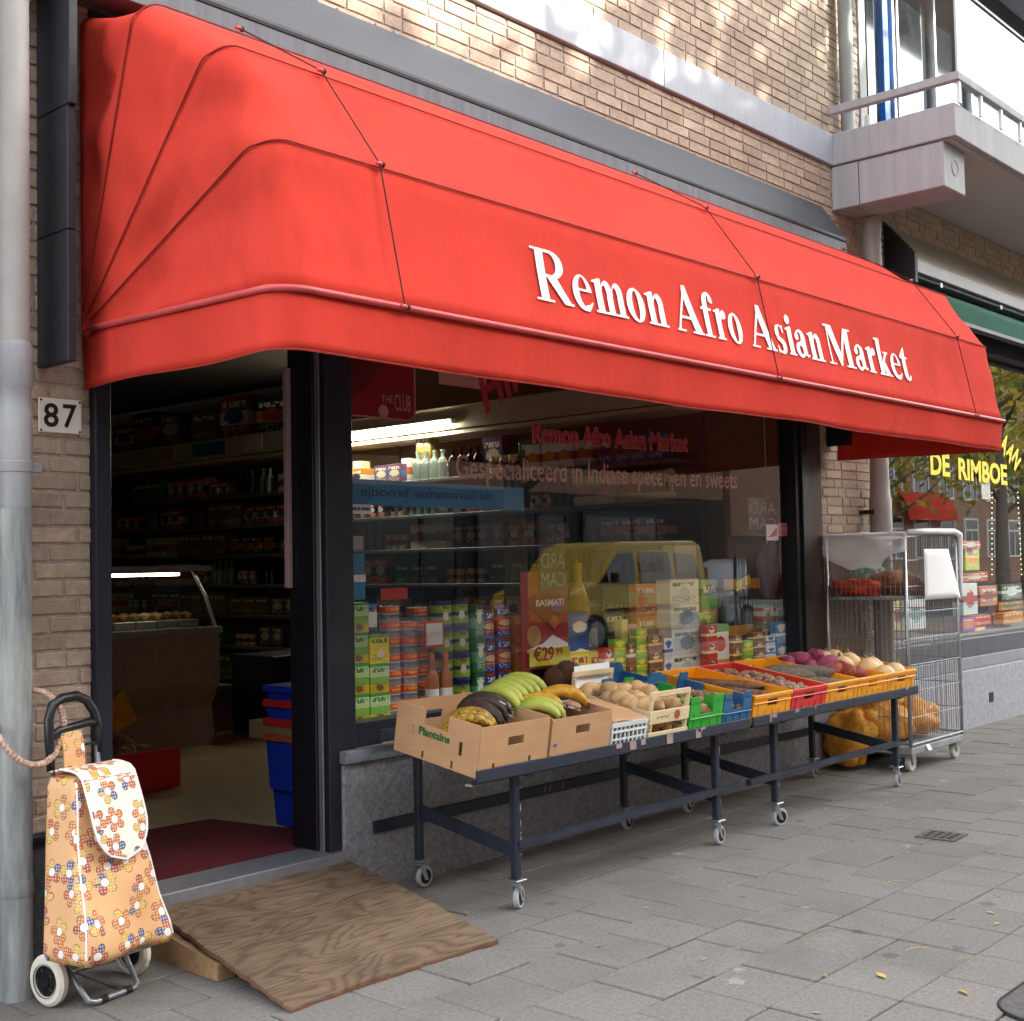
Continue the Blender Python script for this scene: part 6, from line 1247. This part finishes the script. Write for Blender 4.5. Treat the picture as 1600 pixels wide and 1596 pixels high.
MB().tube([(colx(1212, .18), .22, 1.45), (colx(1212, .18), .22, 3.19)], .002, 5).build('hanging_string', 'paper', hb)
goods('upper packs', 1060, 1092, 850, 1, [P_('panel_pale', [(0, '#8a9aa0'), (.5, '#a8b0a8')], '#c8a08a', (.3, .3), (.6, .5))], .45, 'pale tall box behind the appliance cartons', 'box', 'carton', .1)
jr = thing('oil_bottle', 'large yellow oil bottle behind the rice poster', 'bottle', (colx(905, .45), .45, ZB)); M('oil', '#c8a81e', .25); MB().lathe([(.06, 0), (.065, .02), (.065, .48), (.04, .56), (.022, .6), (.022, .66)], 16, (colx(905, .45), .45, ZB)).build('body', 'oil', jr, smooth='auto'); MB().lathe([(.025, .66), (.025, .7), (.02, .705)], 12, (colx(905, .45), .45, ZB)).build('cap', 'rack_yellow', jr)

# small packs crowding the front of the sill
sm_cols = [('red', '#c83a2a', '#e8d8b0'), ('yellow', '#e2c42a', '#b83a2a'), ('sky blue', '#4a8ac0', '#e6e6e2'), ('white', '#dcdcd4', '#3a6aa8'), ('lime', '#8ab83a', '#e0d04a'), ('orange', '#e08a2a', '#7a3a1e'), ('pink', '#d88aa8', '#f0e6e6'), ('teal', '#3a8a8a', '#e0d8c0'), ('brown', '#8a5a3a', '#e0c88a')]
sq_ = 944; k = 0
while sq_ < 1246:
    wpx = (15, 19, 13, 17, 22, 14)[k % 6]; nm, c1, c2 = sm_cols[(k*4+k//3) % 9]; rws = (2, 3, 2, 4, 3)[k % 5]
    if not (1046 < sq_ < 1094 or 1108 < sq_ < 1142):
        goods('small packs on the sill', sq_, sq_+wpx, (1012, 1000, 1006, 985, 996, 1002)[k % 6]-(sq_-944)*.05, rws, [P_('sill%d' % (k % 9), [(0, c1), (.35, c2), (.5, c1)], c2, (.28, .2), (.5, .72), c2 if k % 2 else '#2a2a34')], .085+.012*(k % 2), 'small %s pack, number %d along the front of the sill' % (nm, k+1) if False else 'small %s pack in the front row before the %s' % (nm, 'dark green packs' if sq_ < 990 else 'snack bags' if sq_ < 1046 else 'cereal boxes' if sq_ < 1112 else 'bottle rack' if sq_ < 1192 else 'noodle packs'), 'packet', 'small_packet', .045)
    sq_ += wpx+1.5; k += 1

# ---- stickers and lettering on the glass
GY = .0625
def on_glass(name, label, cat='sign'): return thing(name, label, cat, (0, 0, 0))
wt = on_glass('window_lettering', 'pale window lettering Gespecialiceerd in Indiase specerijen en sweets', 'lettering')
text('lettering', 'Gespecialiceerd in Indiase specerijen en sweets', 'pink_text', wt, (4.27, GY, 1.765), (1, 0, .011), (0, 0, 1), 2.5, .15, bold=.012)
wt = on_glass('window_lettering', 'red outlined window lettering Remon Afro Asian Market', 'lettering')
text('lettering', 'Remon Afro Asian Market', 'red_text', wt, (4.84, GY, 2.005), (1, 0, .02), (0, 0, 1), 1.39, .1, bold=.03); text('outline', 'Remon Afro Asian Market', 'pink_text', wt, (4.832, GY+.002, 2.0), (1, 0, .02), (0, 0, 1), 1.406, .11, bold=.05)
cl = on_glass('club_sticker', 'dark red rounded sticker reading THE CLUB in the top left window corner', 'sticker')
rp_ = [(3.56, 2.05), (3.96, 2.05), (3.99, 2.058), (4.01, 2.078), (4.015, 2.11), (4.015, 2.6), (3.56, 2.6)]
MB().prism(rp_, GY+.002, GY+.004, lambda a, b, h: (a, h, b)).build('sheet', 'red_sticker', cl); MB().tube([(3.56, GY, 2.055), (3.955, GY, 2.055), (3.985, GY, 2.063), (4.004, GY, 2.082), (4.009, GY, 2.11), (4.009, GY, 2.6)], .004, 5).build('border', 'pink_text', cl)
MB().prism([(3.56, 2.1), (3.7, 2.17), (3.78, 2.27), (3.9, 2.33), (3.98, 2.38), (3.95, 2.44), (3.83, 2.4), (3.72, 2.36), (3.62, 2.37), (3.56, 2.34)], GY-.001, GY+.001, lambda a, b, h: (a, h, b)).build('bottle_picture', M('bottle_pic', '#5a1414', .5), cl)
text('lettering', 'THE', 'pink_text', cl, (3.80, GY-.001, 2.125), (1, 0, 0), (0, 0, 1), .07, .035); text('lettering', 'CLUB', 'pink_text', cl, (3.88, GY-.001, 2.095), (1, 0, 0), (0, 0, 1), .1, .075)
MB().lathe([(.001, 0), (.03, 0), (.03, .002), (.001, .002)], 16, (3.81, GY-.001, 2.085), 'y').build('badge', 'pink_text', cl)
bn = on_glass('blue_banner', 'light blue banner strip with faint reversed lettering behind the glass', 'banner'); MB().prism([(3.56, 1.66), (4.77, 1.655), (4.77, 1.735), (4.77, 1.77), (3.56, 1.775)], .075, .078, lambda a, b, h: (a, h, b)).build('strip', 'banner_blue', bn); text('lettering', 'de Surinaamse broodje', 'banner_dark', bn, (3.68, .073, 1.685), (1, 0, 0), (0, 0, 1), .85, .06, mirror=True)
for lab, px0, py0, px1, py1, mt, tx, tm in (('small white PINNEN JA GRAAG sticker at the left window edge', 541, 803, 580, 789, 'paper', 'PINNEN JA GRAAG', 'banner_dark'), ('small pale sticker above the blue poster at the left window edge', 550, 860, 568, 838, 'concrete_grey', None, None), ('blue poster strip at the left window edge', 543, 938, 570, 865, 'banner_blue', None, None), ('small white sticker on the blue poster', 552, 910, 571, 898, 'paper', None, None), ('white notice with a red arrow at the right window edge', 1198, 845, 1216, 820, 'paper', None, None), ('violet sticker at the right window edge', 1217, 838, 1238, 818, 'slim_pink', None, None), ('blue letter sticker at the right window edge', 1230, 812, 1238, 788, 'cargo_blue', None, None), ('white paper strip at the top of the shop window', 686, 600, 760, 575, 'pink_text', None, None)):
    a, b = at(px0, py0, GY), at(px1, py1, GY); k = on_glass('window_sticker', lab, 'sticker'); dy = .0 if 'small white sticker' not in lab else -.003; MB().box(a.x, GY+dy+.001, a.z, b.x, GY+dy+.003, b.z).build('sheet', MATS[mt], k)
    if tx: text('lettering', tx, tm, k, (a.x+.005, GY-.001, a.z+.012), (1, 0, 0), (0, 0, 1), b.x-a.x-.012, b.z-a.z-.024, bold=.02)
    if 'arrow' in lab: MB().prism([(a.x+.02, a.z+.02), (b.x-.02, b.z-.02), (b.x-.02, a.z+.03)], GY-.002, GY, lambda p, q, h: (p, h, q)).build('arrow', 'cargo_red', k)
for px, py, w_ in ((845, 862, .19), (1170, 782, .33)):
    p = at(px, py, .11); k = thing('card_sign', 'reversed white lettering on a dark card sign ' + ('above the rice poster' if px < 900 else 'near the right window frame'), 'sign', (p.x, .11, p.z)); MB().box(p.x-.01, .112, p.z-.2, p.x+w_+.01, .116, p.z+.02).build('board', 'frame_black', k)
    text('lettering', 'ARD', 'concrete_white', k, (p.x, .11, p.z-.085), (1, 0, 0), (0, 0, 1), w_, .075, mirror=True); text('lettering', 'CAM', 'concrete_white', k, (p.x, .11, p.z-.185), (1, 0, 0), (0, 0, 1), w_, .075, mirror=True)
dtx = on_glass('window_lettering', 'big slanted red letters partly hidden by the awning, top of window', 'lettering'); text('lettering', 'HING', 'red_text', dtx, (4.49, GY, 2.12), (.86, 0, .5), (-.3, 0, 1), .6, .22, bold=.03)

# ================================================================ NEIGHBOURING SHOP WINDOW
nt_ = thing('window_lettering', 'yellow shop name DE RIMBOE on the neighbouring shop window', 'lettering', (0, 0, 0))
def serif_free(s, x, z, w, h): text('lettering', s, 'yellow_text', nt_, (x, .0515-.015, z), (1, 0, -.012), (0, 0, 1), w, h, bold=.035)
serif_free('DE', 9.58, 2.03, .37, .185); serif_free('RIMBOE', 10.12, 2.01, 1.06, .185)
for i, (ch_, a) in enumerate(zip('PLANTAAL'[::-1][:0] or 'LAAN', (-.5, -.7, -.85, -1.0))): p = at(1553+9*i, 690+9*i, .036); text('lettering', ch_, 'yellow_text', nt_, p, (math.cos(a), 0, math.sin(a)), (-math.sin(a), 0, math.cos(a)), .13, .2, bold=.035)
wnote = at(1533, 780, .06); nk = tag(MB().box(wnote.x, .052, wnote.z, wnote.x+.19, .056, wnote.z+.21).build('opening_notice', 'paper'), 'white notice under the yellow lettering on the neighbouring window', 'notice')
NB = [(1506, 1530, 858, 845, '#c04a3a', '#d8d8c8'), (1506, 1532, 892, 856, '#9ac02a', '#d8a02a'), (1505, 1540, 910, 893, '#b8423a', '#e6e0d0'), (1504, 1528, 962, 911, '#cfe0da', '#a83a3a'), (1530, 1560, 948, 915, '#c87a5a', '#7a4a3a'), (1562, 1600, 938, 912, '#2a5a4a', '#c8d8d0'), (1505, 1523, 986, 964, '#a85a9a', '#d8823a'), (1524, 1548, 978, 960, '#d06a5a', '#c83a3a'), (1549, 1566, 984, 960, '#8a3a8a', '#b85a9a'), (1567, 1600, 975, 955, '#d8a04a', '#c87a3a'), (1524, 1540, 992, 979, '#d8a85a', '#e0c07a'), (1541, 1580, 990, 977, '#7a3a80', '#a04a90'), (1418, 1445, 985, 935, '#c9d8d4', '#7aa0a0'), (1390, 1416, 985, 940, '#c8b84a', '#a85a3a'), (1560, 1600, 955, 938, '#a86a3a', '#6a7a3a')]
for i, (a, b, y1, y0, c1, c2) in enumerate(NB):
    Y = .38+.05*(i % 3); A, Bq = at(a, y1, Y), at(b, y0, Y); pm_ = P_('nb%d' % i, [(0, c1), (.4, c2), (.6, c1)], c2, (.3, .3), (.5, .5), '#d8d0c0'); h = max(.05, Bq.z-A.z)
    tag(inst(box_m(pm_), 'gift_box', ((A.x+Bq.x)/2, Y+.05, A.z), (0, 0, random.uniform(-.1, .1)), (Bq.x-A.x, .1, h)), ('small red and white box on top of the lime box', 'lime green and orange box beside the roll cage', 'red and white speckled box under the lime box', 'tall pale mint box beside the roll cage', 'terracotta box right of the mint box', 'dark green carton at the right edge of the neighbouring window', 'violet box low beside the roll cage', 'coral box in the bottom row of the neighbouring window', 'purple box in the bottom row', 'sand coloured carton at the far right bottom', 'small golden box in the lowest row', 'wide purple box in the lowest row', 'pale blue pack seen through the roll cage', 'yellow pack seen through the roll cage', 'brown carton above the sand coloured one')[i], 'box', 'goods in the neighbouring window')
for i, (a, b, y) in enumerate(((8.75, 15.8, .70), (8.75, 15.8, .95), (8.75, 15.8, 1.2))): struct(MB().box(a, .34, y-.02 if i == 0 else y, b, .7, y+.0 if i == 0 else y+.012).build('display_step' if i == 0 else 'glass_shelf', 'concrete_grey' if i == 0 else 'pane_soft'))
fl_ = thing('fairy_lights', 'string of tiny warm fairy lights framing the neighbouring window display', 'lights', (0, 0, 0))
pts = [at(1550, 770+i*8, .1) for i in range(17)]+[at(1590+.4*i, 770+i*8, .1) for i in range(17)]
lb = MB()
for p in pts: lb.lathe([(.001, -.005), (.0045, -.002), (.0045, .002), (.001, .005)], 6, p)
lb.build('bulb_string', 'bulb', fl_)['kind'] = 'stuff'
MB().tube([at(1550, 768, .1), at(1550, 900, .1)], .0015, 4).build('wire', 'cord', fl_); MB().tube([at(1590, 768, .1), at(1597, 900, .1)], .0015, 4).build('wire', 'cord', fl_)

# ================================================================ LITTER ON THE PAVEMENT
lm = MB(); lm.add([(-.022, 0, .002), (-.008, -.011, .004), (.01, -.010, .006), (.024, 0, .003), (.01, .010, .005), (-.008, .011, .007), (-.034, .001, .003)], [(0, 1, 2, 3, 4, 5), (6, 1, 0), (6, 0, 5)]); lme = mesh_of(lm, 'fallen', 'leaf')
rd = random.Random(21); n = 0
def ground(px, py):
    d = cf+cr*((px-800)/F)+cu*((798-py)/F); return CAM+d*(-CAM.z/d.z)
spots = [(1505, 1553, 1.4), (1378, 1528, 1.5), (1290, 1527, .9), (935, 1480, .8), (1313, 1283, 1), (1310, 1276, 1), (1211, 1288, 1), (1530, 1139, 1), (1575, 1207, 1), (1547, 1428, 1), (1558, 1445, 1), (1485, 1437, .9), (1290, 1265, .9), (1148, 1248, .8), (1288, 1214, 1), (1418, 1334, .9), (1560, 1338, .9), (935, 1333, .8), (740, 1350, .8), (728, 1428, .8), (1010, 1420, .7), (600, 1545, .7), (1100, 1500, .8), (1275, 1585, .8), (1190, 1180, .8), (1250, 1195, .7), (1340, 1240, .7), (1460, 1155, .8)]
for px, py, s in spots: 
    p = ground(px, py); tag(inst(lme, 'fallen_leaf', (p.x, p.y, .003), (0, 0, rd.uniform(0, 6)), s*.72), 'small dry yellow leaf lying on the pavement', 'leaf', 'fallen leaves')
for (a, b) in (((1250, 1468), (1302, 1450)), ((1380, 1382), (1412, 1378)), ((1490, 1506), (1520, 1500)), ((1415, 1488), (1450, 1482)), ((1360, 1318), (1385, 1310))):
    p, q = ground(*a), ground(*b); m_ = (p+q)/2+Vector((.02, .015, 0)); tag(MB().tube([p+Vector((0, 0, .003)), m_+Vector((0, 0, .004)), q+Vector((0, 0, .003))], .0011, 5).build('straw', 'fallen'), 'thin dry straw stalk lying on the pavement', 'straw', 'straw stalks')
